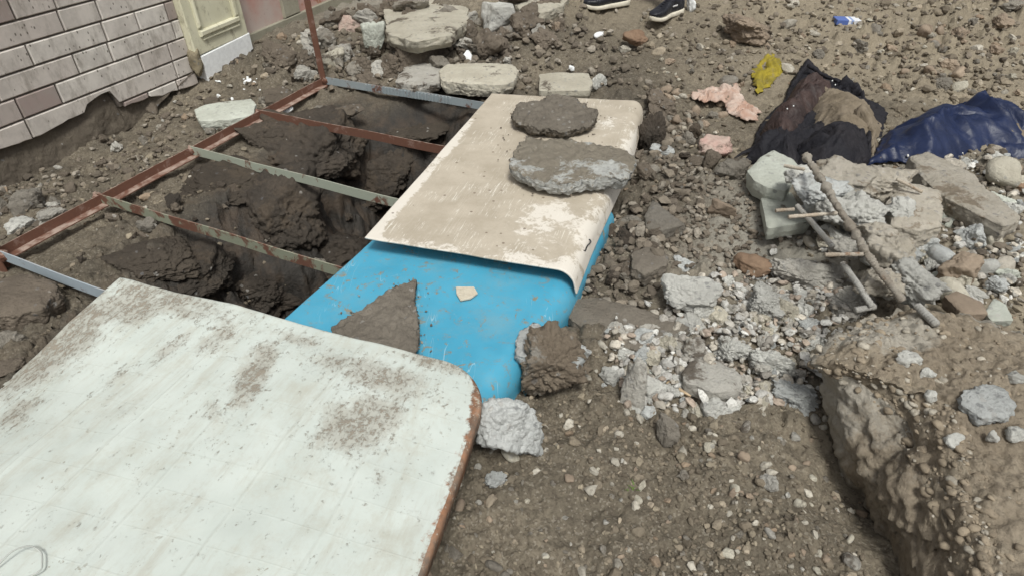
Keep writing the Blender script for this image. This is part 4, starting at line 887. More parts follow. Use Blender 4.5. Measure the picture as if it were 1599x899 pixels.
def build_footing():
    top = [(1268, 552), (1300, 512), (1348, 470), (1410, 462), (1480, 470), (1600, 505), (1900, 640), (2100, 1000), (1900, 1250), (1620, 1180), (1545, 1000), (1500, 860), (1462, 730), (1420, 640), (1350, 585)]
    bot = [(1285, 600), (1300, 560), (1350, 520), (1420, 520), (1500, 530), (1650, 600), (1950, 760), (2150, 1150), (1900, 1400), (1560, 1250), (1470, 1020), (1432, 880), (1395, 795), (1353, 726), (1307, 648)]
    tp = P(*np.array(top, float).T, 0.185); bp = P(*np.array(bot, float).T, 0.055)
    n = 420; tr = resample(tp, n); c0 = tp.mean(axis=0)
    # match bottom ring by picture order
    br = resample(bp, n)
    rings = []
    cb = br.mean(axis=0)
    for t in np.linspace(-0.5, 1, 46): rings.append(br + (tr - br) * t if t >= 0 else br + (cb - br) * (0.28 * (-t) ** 1.3) * np.array([1, 1, 0]) + np.array([0, 0, 0.32 * t]))
    for t in np.linspace(0.04, 1, 90)[:-1] ** 0.9: rings.append(tr + (c0 - tr) * t + np.array([0, 0, 0.035 * math.sin(min(1, t) * math.pi / 2)]))
    nr = len(rings); v = np.vstack(rings + [c0[None] + [0, 0, 0.035]])
    q = np.vstack(rings).reshape(nr, n, 3)
    d = v - (c0 - [0, 0, 0.15]); d /= np.linalg.norm(d, axis=1)[:, None]
    side = np.zeros(len(v)); side[:46 * n] = 1
    # round the upper rim
    k = np.arange(len(v)) // n; rim = np.exp(-((k - 45) / 9.0) ** 2); v[:, 2] -= 0.03 * rim; 
    nd = d * side[:, None] + np.array([0, 0, 1.0]) * (1 - side)[:, None]
    wl, wi = worley2((v[:, 0] + v[:, 2] * 0.7) * 32, (v[:, 1] + v[:, 2] * 0.6) * 32, 61)
    h = (0.035 + 0.02 * side) * fbm3(v * 5, 4, 61) + 0.026 * fbm3(v * 16, 5, 62, 0.6) + 0.008 * noise3(v * 90, 63) + 0.009 * wi * np.clip(1 - (wl / 0.5) ** 2, 0, 1)
    a1, b1 = worley3(v * 14, 3); a2, b2 = worley3(v * 38, 5); h += side * (0.03 * (0.45 - a1) + 0.014 * (0.45 - a2) + 0.03 * fbm3(v * 9, 3, 66))
    v += nd * h[:, None]
    f = grid_faces(nr, n, True); j = np.arange(n); cap = np.stack([(nr - 1) * n + j, (nr - 1) * n + (j + 1) % n, np.full(n, nr * n)], 1)
    me = mesh_np('concrete_footing', v, [f, cap]); qc = P(1370, 520, 0.17); pl = 0.75 * np.exp(-(((v[:, 0] - qc[0]) / 0.17) ** 2 + ((v[:, 1] - qc[1]) / 0.12) ** 2)) + 0.50 * side * ss(0.3, 1.4, v[:, 1]) + 0.16
    attr(me, 'pale', pl); o = link('concrete_footing', me, M['footing']); tag(o, 'huge earth caked concrete footing filling the lower right corner', 'footing')
    return v
FOOT = build_footing()

def foot_z(px, py):
    """height of the footing's skin under a picture point"""
    z = 0.18
    for _ in range(6):
        q = P(px, py, z); k = np.argsort((FOOT[46 * 420:, 0] - q[0]) ** 2 + (FOOT[46 * 420:, 1] - q[1]) ** 2)[:6]; z = float(FOOT[46 * 420:][k, 2].mean())
    return z
# footing top stones
slab('concrete_chip', 'largest pale chip lying flat on top of the footing', [(1493, 622), (1520, 608), (1545, 604), (1570, 618), (1584, 640), (1575, 657), (1530, 662), (1498, 642)], 0.04, 'concrete_blue', zmid=foot_z(1540, 635) + 0.012, seed=55, rough=0.08)
for lab, x, y, w_, h_ in (('pale chip at the back of the footing top', 1421, 563, 40, 32), ('small grey chip touching the pale back chip on the footing', 1448, 583, 24, 18), ('pale chip near the middle of the footing', 1483, 687, 32, 26), ('tiny pale chip left on the footing top', 1451, 620, 22, 15), ('pale chip right of the middle one on the footing', 1549, 683, 20, 20), ('bluish chip at the right edge of the footing', 1583, 675, 34, 28), ('pale chip at the right photo edge above the footing', 1582, 590, 32, 24)):
    R_('concrete_chip', lab, x, y, w_, h_, 'concrete', x + y, 0.8, level=4, hz=0.035, zc=foot_z(x, y) + 0.008, cat='rock')

# ------------------------------------------------------------------ broken column with its reinforcement
M['rebar'] = m_rock('cement_coated_rebar', (0.42, 0.385, 0.33), (0.32, 0.28, 0.23), 0, 0.25, (0.30, 0.17, 0.10), sc=2, bmp=0.8)
M['rebar_grey'] = m_rock('grey_rebar', (0.42, 0.415, 0.39), (0.33, 0.315, 0.285), 0, 0.25, sc=2, bmp=0.7)
M['tie'] = m_rock('rusty_tie', (0.44, 0.40, 0.335), (0.35, 0.285, 0.215), 0, 0.3, (0.27, 0.15, 0.085), sc=2, bmp=0.4)
def build_column():
    root = empty('broken_column', P(1340, 380, 0.1)); tag(root, 'broken concrete column with bare rebar and rusty ties leading to the footing', 'column')
    def bar(n, pts, r, m, ribs=(0.009, 0.16), jit=0.0):
        v, f = tube([P(a, b, z) for a, b, z in pts], r, 10, ribs, jit=jit); return keep(link(n, mesh_np(n, v, f), M[m]), root)
    bar('rebar', [(1257, 243, 0.34), (1285, 285, 0.33), (1312, 330, 0.325), (1340, 372, 0.30), (1352, 395, 0.29)], 0.010, 'rebar', jit=1.2, ribs=(0.010, 0.12))
    bar('rebar', [(1352, 395, 0.29), (1375, 425, 0.25), (1410, 470, 0.20)], 0.009, 'rebar', jit=0.5)
    bar('rebar', [(1245, 322, 0.22), (1270, 350, 0.22), (1300, 385, 0.21)], 0.008, 'rebar_grey')
    bar('rebar', [(1316, 412, 0.235), (1340, 445, 0.235), (1362, 478, 0.20)], 0.008, 'rebar_grey')
    bar('rebar', [(1366, 415, 0.20), (1355, 440, 0.19), (1348, 455, 0.16)], 0.007, 'rebar_grey')
    bar('rebar', [(1335, 484, 0.185), (1366, 478, 0.19)], 0.008, 'rebar_grey')
    bar('rebar', [(1433, 478, 0.20), (1462, 506, 0.205)], 0.010, 'rebar_grey')
    for q in ([(1231, 339, 0.285), (1307, 333, 0.29)], [(1211, 329, 0.25), (1240, 327, 0.25)], [(1288, 398, 0.30), (1347, 397, 0.30)], [(1225, 259, 0.31), (1256, 265, 0.32)], [(1400, 280, 0.25), (1440, 300, 0.22)]):
        o = bar('tie', q, 0.0055, 'tie', jit=0.25)
    for i, (x, y, w_, h_, m, z) in enumerate([(1275, 300, 80, 50, 'concrete_blue', 0.22), (1325, 280, 100, 52, 'rough_pale', 0.20), (1385, 283, 90, 50, 'rough_pale', 0.19), (1300, 330, 60, 44, 'concrete', 0.19), (1345, 335, 80, 60, 'concrete', 0.18),
                                              (1368, 365, 50, 46, 'rough_pale', 0.20), (1330, 385, 56, 40, 'concrete_muddy', 0.16), (1395, 405, 70, 56, 'rough_pale', 0.19), (1430, 440, 76, 60, 'concrete', 0.18), (1375, 440, 60, 50, 'rough_pale', 0.17), (1412, 330, 40, 30, 'concrete', 0.19), (1240, 275, 40, 30, 'concrete', 0.22)]):
        o = rock('concrete_core', '', x, y, w_ * 1.3, h_ * 1.3, m, 300 + i, 0.9, level=5, rough=0.15, sharp=1.3, planes=13, rf=2.8, zc=z + 0.015)
        for kx in ('label', 'category'): del o[kx]
        o.parent = root; o.matrix_parent_inverse = Matrix.Translation(-Vector(root.location))
build_column()

# ------------------------------------------------------------------ cloth
def cloth(outline, hmax, edge, folds, fold_dir, seed, res=0.010, lift=0.012, peak=None, zoff=0.0, rag=0.8, fine=1.0):
    """crumpled cloth: outline in picture points laid over the ground, swollen in the middle and thrown into folds"""
    ol = np.asarray(outline, float); c = ol.mean(axis=0); h0 = hit(c[0], c[1], zoff + hmax * 0.3)
    w3 = P(ol[:, 0], ol[:, 1], h0[2])[:, :2]; bnd = resample(w3, max(30, int(np.linalg.norm(np.diff(np.vstack([w3, w3[:1]]), axis=0), axis=1).sum() / res)))
    for _ in range(2): bnd = 0.5 * bnd + 0.25 * (np.roll(bnd, 1, 0) + np.roll(bnd, -1, 0))
    bnd = bnd + res * rag * np.stack([noise2(bnd[:, 0] * 30, bnd[:, 1] * 30, seed), noise2(bnd[:, 0] * 30, bnd[:, 1] * 30, seed + 1)], 1)
    lo, hi = bnd.min(axis=0), bnd.max(axis=0); gx, gy = np.meshgrid(np.arange(lo[0], hi[0], res), np.arange(lo[1], hi[1], res)); gx = gx.ravel() + (np.arange(gx.size) % 2) * res * 0.3; gy = gy.ravel()
    d = poly_dist(gx, gy, bnd); k = d < -res * 0.6; pts = np.vstack([bnd, np.stack([gx[k], gy[k]], 1)]); nb = len(bnd)
    vs, _, fs, *_r = delaunay_2d_cdt([Vector(p) for p in pts], [], [list(range(nb))], 1, 1e-6)
    xy = np.array([v[:] for v in vs]); dist = -poly_dist(xy[:, 0], xy[:, 1], bnd); dist = np.clip(dist, 0, None)
    prof = 1 - np.exp(-(dist / edge) ** 1.1); a = math.radians(fold_dir)
    X = xy[:, 0] * math.cos(a) + xy[:, 1] * math.sin(a); Y = -xy[:, 0] * math.sin(a) + xy[:, 1] * math.cos(a)
    wob = noise2(xy[:, 0] * 5, xy[:, 1] * 5, seed + 3); wb2 = noise2(xy[:, 0] * 11, xy[:, 1] * 11, seed + 4)
    rdg = lambda n: np.clip(1 - np.abs(n) * 2.2, -1, 1)
    r1 = rdg(noise2(X * 1.8 + wob * 0.9, Y * 7 + wob * 1.6, seed + 5)); r2 = rdg(noise2(X * 5 + wob, Y * 15 + wob * 2.4 + wb2, seed + 6)); r4 = rdg(noise2(X * 16 + wb2 * 2, Y * 9 + wob * 3, seed + 7))
    r3 = noise2(X * 4 - Y * 4, X * 7 + Y * 7, seed + 8)
    z = lift + hmax * prof * (0.75 + 0.35 * noise2(xy[:, 0] * 3.1, xy[:, 1] * 3.1, seed + 9)) + folds * (0.35 + 0.65 * prof) * (0.46 * r1 + fine * (0.46 * r2 + 0.30 * r4) + 0.2 * r3)
    if peak is not None:
        for (a_, b_, hh, rr) in peak:
            q = hit(a_, b_, hh * 0.7); z = z + hh * np.exp(-((xy[:, 0] - q[0]) ** 2 + (xy[:, 1] - q[1]) ** 2) / rr ** 2)
    # real overhang of the folds: shift sideways with the same folds
    xy2 = xy + (folds * 0.7 * prof * r3)[:, None] * np.array([math.cos(a + 1.57), math.sin(a + 1.57)])
    v = np.stack([xy2[:, 0], xy2[:, 1], Gs(xy[:, 0], xy[:, 1]) + zoff * prof + z], 1)
    me = mesh_np('cloth', v, np.array([[i for i in f] for f in fs if len(f) == 3]))
    return me
def C4(*pts):
    q = [(1000 + a / 2.669, b / 2.669) for a, b in pts]; m = 258.0 if min(a for a, b in q) > 1140 and max(a for a, b in q) < 1385 and max(b for a, b in q) > 110 else max(b for a, b in q); return [(a, b + (m - b) * (0.11 if m == 258.0 else 0.14)) for a, b in q]      # the far side swells up in the picture
def add_cloth(name, me, mat, root=None, th=0.004):
    o = link(name, me, M[mat])
    m = o.modifiers.new('thickness', 'SOLIDIFY'); m.thickness = th; m.offset = -1
    if root is not None: keep(o, root)
    return o
M['leather'] = m_fabric('dark_brown_leatherette', (0.040, 0.029, 0.028), (0.070, 0.045, 0.040), 0.62, 0.16, spec=0.3)
M['leather_black'] = m_fabric('black_cloth', (0.016, 0.016, 0.021), (0.026, 0.024, 0.028), 0.75, 0.18, spec=0.25)
M['fleece'] = m_fabric('grey_beige_fleece', (0.20, 0.165, 0.12), (0.25, 0.21, 0.16), 0.95, 0.3, spec=0.1, fine=120)
M['satin'] = m_fabric('navy_satin', (0.010, 0.018, 0.054), (0.016, 0.027, 0.078), 0.42, 0.10, spec=0.4, crease=0.35)
M['yellow'] = m_fabric('dirty_yellow_cloth', (0.36, 0.285, 0.03), (0.20, 0.165, 0.03), 0.85, 0.55)
M['pinkcloth'] = m_fabric('dirty_pink_cloth', (0.56, 0.45, 0.385), (0.45, 0.28, 0.21), 0.85, 0.5, dirtc=(0.62, 0.55, 0.48))
def build_clothes():
    root = empty('jacket', hit(1270, 200)); tag(root, 'dark jacket crumpled on the ground with beige fleece lining showing', 'jacket')
    add_cloth('body', cloth(C4((390, 640), (470, 585), (500, 470), (560, 400), (600, 370), (625, 295), (690, 225), (740, 255), (830, 295), (930, 335), (950, 390), (1000, 470), (1012, 510), (995, 590), (950, 650), (880, 692), (700, 695), (560, 655), (470, 620)), 0.045, 0.07, 0.03, 50, 19), 'leather_black', root)
    o = add_cloth('lining', cloth(C4((640, 300), (690, 225), (760, 275), (840, 310), (910, 350), (965, 420), (1015, 495), (1000, 570), (930, 640), (800, 600), (720, 500), (700, 400)), 0.06, 0.06, 0.035, 60, 11, zoff=0.045), 'fleece', root); o['label'] = 'beige fleece lining'
    add_cloth('sleeve', cloth(C4((505, 480), (560, 405), (600, 370), (640, 295), (700, 280), (790, 310), (832, 345), (800, 395), (745, 420), (700, 490), (650, 540), (560, 575), (515, 555)), 0.085, 0.05, 0.045, 35, 12, zoff=0.05), 'leather', root)
    add_cloth('front_panel', cloth(C4((385, 645), (440, 600), (500, 545), (560, 500), (640, 500), (662, 560), (672, 640), (665, 688), (600, 680), (540, 640), (470, 620)), 0.07, 0.05, 0.05, 70, 13, zoff=0.045), 'leather_black', root)
    add_cloth('back_panel', cloth(C4((640, 560), (700, 520), (780, 480), (860, 455), (905, 500), (975, 560), (985, 610), (940, 660), (880, 692), (760, 700), (680, 690), (650, 640)), 0.06, 0.05, 0.05, 20, 14, zoff=0.055), 'leather_black', root)
    add_cloth('lapel', cloth(C4((812, 425), (835, 410), (870, 440), (960, 480), (990, 520), (985, 580), (955, 560), (920, 490), (870, 465), (820, 470)), 0.03, 0.03, 0.03, 50, 15, zoff=0.11), 'leather_black', root)
    add_cloth('lining', cloth(C4((862, 408), (960, 398), (1000, 450), (1018, 500), (1000, 570), (985, 520), (930, 465), (875, 445)), 0.03, 0.03, 0.02, 30, 16, zoff=0.125), 'fleece', root)
    add_cloth('collar', cloth(C4((622, 300), (640, 265), (688, 218), (705, 228), (690, 262), (665, 292)), 0.05, 0.02, 0.015, 40, 17, res=0.008, zoff=0.03), 'leather_black', root)
    v, f = tube([hit(a, b, 0.09) for a, b in [(1262, 103), (1274, 110), (1287, 119), (1311, 128)]], 0.010, 8, jit=0.4); keep(link('strap', mesh_np('strap', v, f), M['leather_black']), root)
    add_cloth('hood', cloth(C4((812, 298), (850, 282), (890, 300), (930, 332), (948, 385), (925, 375), (890, 345), (845, 330)), 0.06, 0.02, 0.03, 20, 18, res=0.008, zoff=0.05), 'leather_black', root)
    for a, b in ((638, 443), (612, 455), (812, 355), (800, 338)):
        bm = bmesh.new(); bmesh.ops.create_icosphere(bm, subdivisions=2, radius=0.0035); q = hit(1000 + a / 2.669, b / 2.669, 0.17)
        o = keep(link('stud', bm_mesh(bm, 'stud', True), M['plaster']), root); o.location = q
    o = add_cloth('blue_cloth', cloth(C4((950, 645), (990, 585), (1020, 510), (1100, 470), (1180, 430), (1290, 388), (1370, 373), (1450, 383), (1520, 420), (1620, 455), (1760, 520), (1760, 620), (1599, 592), (1500, 585), (1400, 592), (1330, 622), (1240, 658), (1100, 628)), 0.15, 0.12, 0.075, 35, 21, zoff=0.02, fine=0.32), 'satin')
    tag(o, 'navy blue satin cloth heaped right of the dark jacket', 'cloth')
    o = add_cloth('yellow_rag', cloth(C4((455, 270), (500, 228), (545, 213), (575, 240), (605, 265), (570, 285), (540, 310), (490, 335), (470, 300)), 0.006, 0.02, 0.035, 30, 22, res=0.007, rag=2.4), 'yellow')
    tag(o, 'dirty yellow rag on the ground behind the jacket', 'rag')
    o = add_cloth('pink_rag', cloth(C4((208, 398), (250, 380), (310, 372), (405, 368), (418, 400), (436, 440), (500, 468), (492, 502), (445, 514), (392, 492), (352, 455), (345, 425), (290, 428), (225, 418)), 0.012, 0.02, 0.04, 10, 23, res=0.007, rag=3.0), 'pinkcloth')
    tag(o, 'torn pinkish white rag lying left of the jacket', 'rag')
    o = add_cloth('dark_rag', cloth([(1545, 195), (1580, 190), (1620, 200), (1620, 222), (1570, 220), (1540, 215)], 0.04, 0.03, 0.03, 10, 24, res=0.008, zoff=0.05), 'fleece')
    tag(o, 'greyish rag half under the navy cloth at the photo edge', 'rag')
build_clothes()

# ------------------------------------------------------------------ packet
def build_packet():
    t = NT('printed_packet'); ob = t.obj(); x = t.zc(ob, 0)
    c = t.mix(t.step(x, -0.004, -0.002), (0.10, 0.16, 0.42), (0.74, 0.76, 0.80)); c = t.mix(t.math('MULTIPLY', t.step(x, 0.012, 0.014), t.step(x, 0.030, 0.028)), c, (0.28, 0.36, 0.58))
    M['packet'] = t.fin(c, 0.4)
    q = hit(1322, 33, 0.02); o = link('packet', bm_mesh(box_np(0.15, 0.075, 0.03, 0.003), 'packet'), M['packet'], loc=q); o.rotation_euler = (0.08, 0.05, -0.02)
    tag(o, 'small blue and white packet on the far gravel', 'packet')
build_packet()

# ------------------------------------------------------------------ person standing at the top edge (only the shoes are in view)
M['shoe'] = m_fabric('black_shoe_leather', (0.012, 0.013, 0.018), (0.020, 0.021, 0.028), 0.45, 0.08, spec=0.45)
M['sole'] = m_plain('cream_rubber_sole', (0.62, 0.58, 0.48), 0.7, 0.12, 30)
M['lace'] = m_plain('black_lace', (0.02, 0.02, 0.025), 0.8)
M['mark'] = m_plain('white_print', (0.75, 0.75, 0.75), 0.6)
M['trousers'] = m_fabric('dark_trousers', (0.02, 0.022, 0.03), (0.03, 0.03, 0.04), 0.85, 0.05)
M['skin'] = m_plain('skin', (0.42, 0.27, 0.19), 0.6, 0.05); M['hair'] = m_plain('dark_hair', (0.02, 0.016, 0.013), 0.7)
def shoe_parts(root, at, yaw, mirror):
    L = 0.335; n = 40; t = np.linspace(0, 1, n)                                   # heel 0 -> toe 1
    hw = 0.5 * np.interp(t, [0, .06, .2, .45, .68, .85, .95, 1], [.050, .070, .080, .076, .104, .098, .070, .022])
    cy = np.interp(t, [0, .4, .75, 1], [0, .004, -.004, -.012]) * (1 if mirror else -1)
    def loft(zb, zt, inset, m=24):
        a = np.linspace(0, 2 * np.pi, m, endpoint=False); ca, sa = np.cos(a), np.sin(a); p = 0.45
        V = []
        for i in range(n):
            w_ = np.maximum(hw[i] - inset, 0.004); yy = np.sign(ca) * np.abs(ca) ** p * w_ + cy[i]; zz = (zb[i] + zt[i]) / 2 + np.sign(sa) * np.abs(sa) ** (p if inset <= 0 else 0.75) * (zt[i] - zb[i]) / 2
            V.append(np.stack([np.full(m, (t[i] - 0.35) * L), yy, zz], 1))
        V = np.array(V).reshape(-1, 3); f = grid_faces(n, m, True); v2 = np.vstack([V, V[:m].mean(axis=0), V[-m:].mean(axis=0)]); j = np.arange(m)
        caps = np.vstack([np.stack([np.full(m, n * m), (j + 1) % m, j], 1), np.stack([np.full(m, n * m + 1), (n - 1) * m + j, (n - 1) * m + (j + 1) % m], 1)])
        return v2, [f, caps]
    R = np.array([[math.cos(yaw), math.sin(yaw), 0], [-math.sin(yaw), math.cos(yaw), 0], [0, 0, 1]])
    spring = 0.018 * np.clip((t - 0.72) / 0.28, 0, 1) ** 2
    def put(name, v, f, mat, par=None):
        o = link(name, mesh_np(name, v @ R + at, f), M[mat])
        if par is None: keep(o, root)
        else: o.parent = par
        return o
    v, f = loft(spring, spring + np.interp(t, [0, .3, .7, 1], [.036, .032, .028, .026]), 0.0); sole_v = (v, f)
    top = np.interp(t, [0, .05, .15, .28, .36, .5, .66, .82, .94, 1], [.085, .105, .108, .112, .118, .100, .078, .066, .052, .035])
    v, f = loft(spring + 0.024, top + spring, 0.005); up = put('shoe', v, f, 'shoe'); up['label'] = 'black shoe with cream sole'; put('sole', *sole_v, 'sole', up)
    for k in range(5):
        x = (0.43 + k * 0.055 - 0.35) * L; z = np.interp(0.43 + k * 0.055, t, top) + 0.001
        v, f = tube([(x, -0.026, z - 0.012), (x + 0.004, 0, z + 0.003), (x, 0.026, z - 0.012)], 0.0035, 6); put('lace', v, f, 'lace', up)
    sd_ = -1 if mirror else 1
    for k in range(7):                                                            # small white lettering on the side
        bm = box_np(0.0045, 0.002, 0.012 if k % 2 else 0.009); v = np.array([q.co[:] for q in bm.verts]); f = np.array([[q.index for q in ff.verts] for ff in bm.faces]); bm.free()
        for s2 in (-1, 1): put('lettering', v + np.array([(0.36 - 0.35) * L + k * 0.0075 - 0.02, s2 * (0.5 * 0.078 - 0.004) , 0.070]), f, 'mark', up)
def build_person():
    a = hit(957, 14, 0.0); b = hit(1046, 28, 0.0); a[2] = float(Gf(a[:1], a[1:2])[0]) + 0.004; b[2] = float(Gf(b[:1], b[1:2])[0]) + 0.004
    mid = (a + b) / 2; root = empty('person', mid); tag(root, 'person in black shoes with cream soles standing at the top edge', 'person')
    ya, yb = math.radians(205), math.radians(222)
    shoe_parts(root, a, -ya * -1, True); shoe_parts(root, b, yb, False)
    # one continuous body, above the frame
    hp = mid + [0.12, 0.16, 0.92]
    J = [hp, hp + [0, 0, 0.25], hp + [0, 0, 0.48], hp + [-0.02, 0, 0.58], hp + [-0.04, -0.01, 0.72],
         hp + [-0.03, 0.10, -0.05], (hp + a) / 2 + [0.0, 0.06, 0.02], a + [0.03, 0.02, 0.10], hp + [0.03, -0.10, -0.05], (hp + b) / 2 + [-0.02, -0.02, 0.02], b + [0.02, 0.02, 0.10],
         hp + [0.0, 0.19, 0.46], hp + [0.03, 0.24, 0.18], hp + [-0.06, 0.24, -0.06], hp + [0.0, -0.19, 0.46], hp + [0.03, -0.24, 0.18], hp + [-0.06, -0.24, -0.06]]
    Ed = [(0, 1), (1, 2), (2, 3), (3, 4), (0, 5), (5, 6), (6, 7), (0, 8), (8, 9), (9, 10), (2, 11), (11, 12), (12, 13), (2, 14), (14, 15), (15, 16)]
    Rd = [0.14, 0.13, 0.13, 0.06, 0.10, 0.10, 0.075, 0.055, 0.10, 0.075, 0.055, 0.06, 0.05, 0.04, 0.06, 0.05, 0.04]
    me = bpy.data.meshes.new('body'); me.from_pydata([tuple(j - mid) for j in J], Ed, []); o = link('body', me, M['trousers'], root)
    o.modifiers.new('skin', 'SKIN'); 
    for i, r in enumerate(Rd): me.skin_vertices[0].data[i].radius = (r, r)
    me.skin_vertices[0].data[0].use_root = True
    sb = o.modifiers.new('sub', 'SUBSURF'); sb.levels = 2; sb.render_levels = 2
    v, f = rock_np(2, 4, 3, 0.2, 0.02); o = keep(link('plastic_scrap', mesh_np('plastic_scrap', v * [0.03, 0.03, 0.03], f), M['plaster']), root); bpy.data.objects.remove(o)
    q = hit(1079, 9, 0.03); v, f = rock_np(12, 4, 16, 1, 0.25); o = link('plastic_scrap', mesh_np('plastic_scrap', v * [0.035, 0.03, 0.055], f), M['plaster'], loc=q); tag(o, 'crumpled white plastic scrap beside the right shoe', 'scrap')
build_person()

def build_bits():
    M['wood'] = m_plain('pale_wood', (0.46, 0.35, 0.23), 0.8, 0.2, 60); M['sprout'] = m_plain('green_leaf', (0.11, 0.16, 0.045), 0.6, 0.2, 60)
    q = hit(1060, 607, 0.012); bm = box_np(0.075, 0.014, 0.007, 0.001)
    for v in bm.verts: v.co.y *= 0.35 + 0.65 * (v.co.x < 0); 
    o = link('wood_splinter', bm_mesh(bm, 'wood_splinter'), M['wood'], loc=q); o.rotation_euler = (0.2, 0.1, -0.75); tag(o, 'pale wood splinter lying in front of the rubble heap', 'splinter')
    q = hit(985, 764, 0.0); q[2] = float(Gf(q[:1], q[1:2])[0]); root = empty('grass_sprout', q); tag(root, 'tiny green grass sprout growing in the foreground soil', 'sprout'); r = random.Random(4)
    for k in range(8):
        a = r.uniform(0, 6.28); L = r.uniform(0.008, 0.020); b = r.uniform(0.3, 0.9); d = np.array([math.cos(a) * b, math.sin(a) * b, 1.0]); d /= np.linalg.norm(d); s_ = np.array([-math.sin(a), math.cos(a), 0]) * 0.0016
        p0 = np.array([r.uniform(-.012, .012), r.uniform(-.008, .008), -0.002]); p1 = p0 + d * L * 0.6; p2 = p0 + d * L + np.array([math.cos(a), math.sin(a), -0.6]) * L * 0.35
        link('blade', mesh_np('blade', np.array([p0 - s_, p0 + s_, p1 + s_, p1 - s_, p2]), [np.array([[0, 1, 2, 3]]), np.array([[3, 2, 4]])]), M['sprout'], root)
build_bits()

# ------------------------------------------------------------------ many like pieces, one object each
LAND = [(1073, 459, 'pale triangular chunk'), (855, 573, 'earth coated lump'), (1192, 472, 'top heap chunk'), (1205, 568, 'middle heap chunk'), (1248, 620, 'long chunk at the heap foot'), (1177, 411, 'brown cobble'),
        (991, 597, 'upright lump'), (1110, 600, 'long brown slab'), (785, 665, 'pale bluish lump'), (772, 749, 'crooked grey fragment'), (980, 515, 'broad mud slab'), (1036, 350, 'wedge block'), (1127, 327, 'pinkish wedge stone'), (1122, 233, 'pale pink stone'),
        (1270, 180, 'dark jacket'), (1480, 190, 'navy cloth'), (1200, 100, 'yellow rag'), (1135, 160, 'pink rag'), (1322, 33, 'blue packet'), (1160, 40, 'crumbly earth clod'), (1040, 25, 'right shoe'), (1220, 340, 'square grey block'), (1425, 345, 'earthy chunk'),
        (1500, 310, 'long pale slab'), (1400, 470, 'end of the long rebar'), (1290, 398, 'lowest rusty tie'), (750, 125, 'long slab behind the pit'), (670, 35, 'cream topped slab'), (780, 27, 'square block'), (500, 90, 'rusty leg'), (585, 64, 'bluish shard'),
        (355, 185, 'greenish slab'), (42, 312, 'angular stone by the wall'), (340, 100, 'plaster foot'), (300, 240, 'third cross bar'), (155, 310, 'fourth cross bar'), (405, 180, 'second cross bar'), (700, 880, 'rusty door edge'), (1400, 800, 'footing'), (1010, 160, 'beige panel corner'), (900, 430, 'beige panel front')]
COLW = {'rough_pale': 'dusty pale', 'concrete': 'pale grey', 'concrete_blue': 'bluish grey', 'concrete_muddy': 'muddy grey', 'concrete_cream': 'cream grey', 'concrete_green': 'greenish grey', 'stone': 'grey brown', 'stone_tan': 'tan', 'mud': 'brown', 'mud_dark': 'dark wet', 'plaster': 'white', 'stone_brown': 'reddish brown'}
USED = {}
def own_label(noun, mat, x, y):
    x2, y2, ph = min(LAND, key=lambda l: (l[0] - x) ** 2 + (1.6 * (l[1] - y)) ** 2); dx, dy = x - x2, 1.6 * (y - y2)
    rel = ('left of' if dx < 0 else 'right of') if abs(dx) > abs(dy) else ('behind' if dy < 0 else 'in front of')
    key = (noun, mat, rel, ph); n = USED.get(key, 0); USED[key] = n + 1
    if n > 2: return None
    return ['%s %s just %s the %s', 'another %s %s %s the %s', 'third %s %s %s the %s'][n] % (COLW[mat], noun, rel, ph)
def scatter(n, region, kinds, mats, size, name, label, cat, group, seed, lift=0.0, flat=(0.5, 0.9), power=1.6, avoid=(), own=20):
    r = np.random.default_rng(seed); reg = np.array(region, float); lo, hi = reg.min(axis=0), reg.max(axis=0)
    c = r.uniform(lo, hi, (n * 12, 2)); k = poly_dist(c[:, 0], c[:, 1], reg) < 0
    for a in avoid: k &= poly_dist(c[:, 0], c[:, 1], np.array(a, float)) > 0
    c = c[k][:n]; z = np.zeros(len(c))
    for _ in range(25):
        q = P(c[:, 0], c[:, 1], z); z = 0.5 * z + 0.5 * (Gs(q[:, 0], q[:, 1]) + lift)
    q = P(c[:, 0], c[:, 1], z); dep = (q - EYE) @ FW; S = size[0] + (size[1] - size[0]) * r.random(len(c)) ** power; gz = Gf(q[:, 0], q[:, 1]) + lift
    for i in np.argsort(-S):
        w_ = S[i] * dep[i] / FPX / 2; kind = kinds[r.integers(len(kinds))]; mat = mats[r.integers(len(mats))]
        o = bpy.data.objects.new(name, UNIT[kind][int(r.integers(len(UNIT[kind])))]); COL.objects.link(o); o.material_slots[0].link = 'OBJECT'; o.material_slots[0].material = M[mat]
        hz = w_ * r.uniform(*flat); o.scale = (w_ * r.uniform(0.8, 1.15), w_ * r.uniform(0.6, 1.0), hz)
        o.location = (q[i, 0], q[i, 1], gz[i] + hz * 0.35); o.rotation_euler = (r.normal() * 0.3, r.normal() * 0.3, r.uniform(0, 6.28))
        lb = own_label(name.replace('_', ' '), mat, *c[i]) if S[i] > own else None
        tag(o, lb or label, cat, group)
PAN = [(570, 371), (770, 147), (1008, 150), (955, 345), (895, 460), (790, 600), (640, 899), (0, 899), (0, 600), (185, 435), (450, 490)]
scatter(150, [(930, 540), (1000, 500), (1090, 470), (1150, 430), (1260, 420), (1330, 480), (1275, 560), (1260, 640), (1120, 640), (1000, 650), (930, 600)], ['chunk'], ['concrete', 'concrete_blue', 'concrete', 'concrete_muddy', 'concrete_cream'], (13, 54), 'concrete_fragment', 'grey concrete fragment in the rubble heap left of the footing', 'rubble', 'concrete fragments in the rubble heap', 1, power=2.2)
scatter(90, [(1020, 140), (1090, 200), (1080, 330), (1000, 480), (880, 500), (960, 330), (1000, 200)], ['clod', 'chunk'], ['mud', 'mud_dark', 'stone', 'mud'], (10, 40), 'earth_clod', 'dark earth clod in the trench along the right of the panels', 'clod', 'earth clods along the panels', 2, power=1.8, avoid=[PAN])
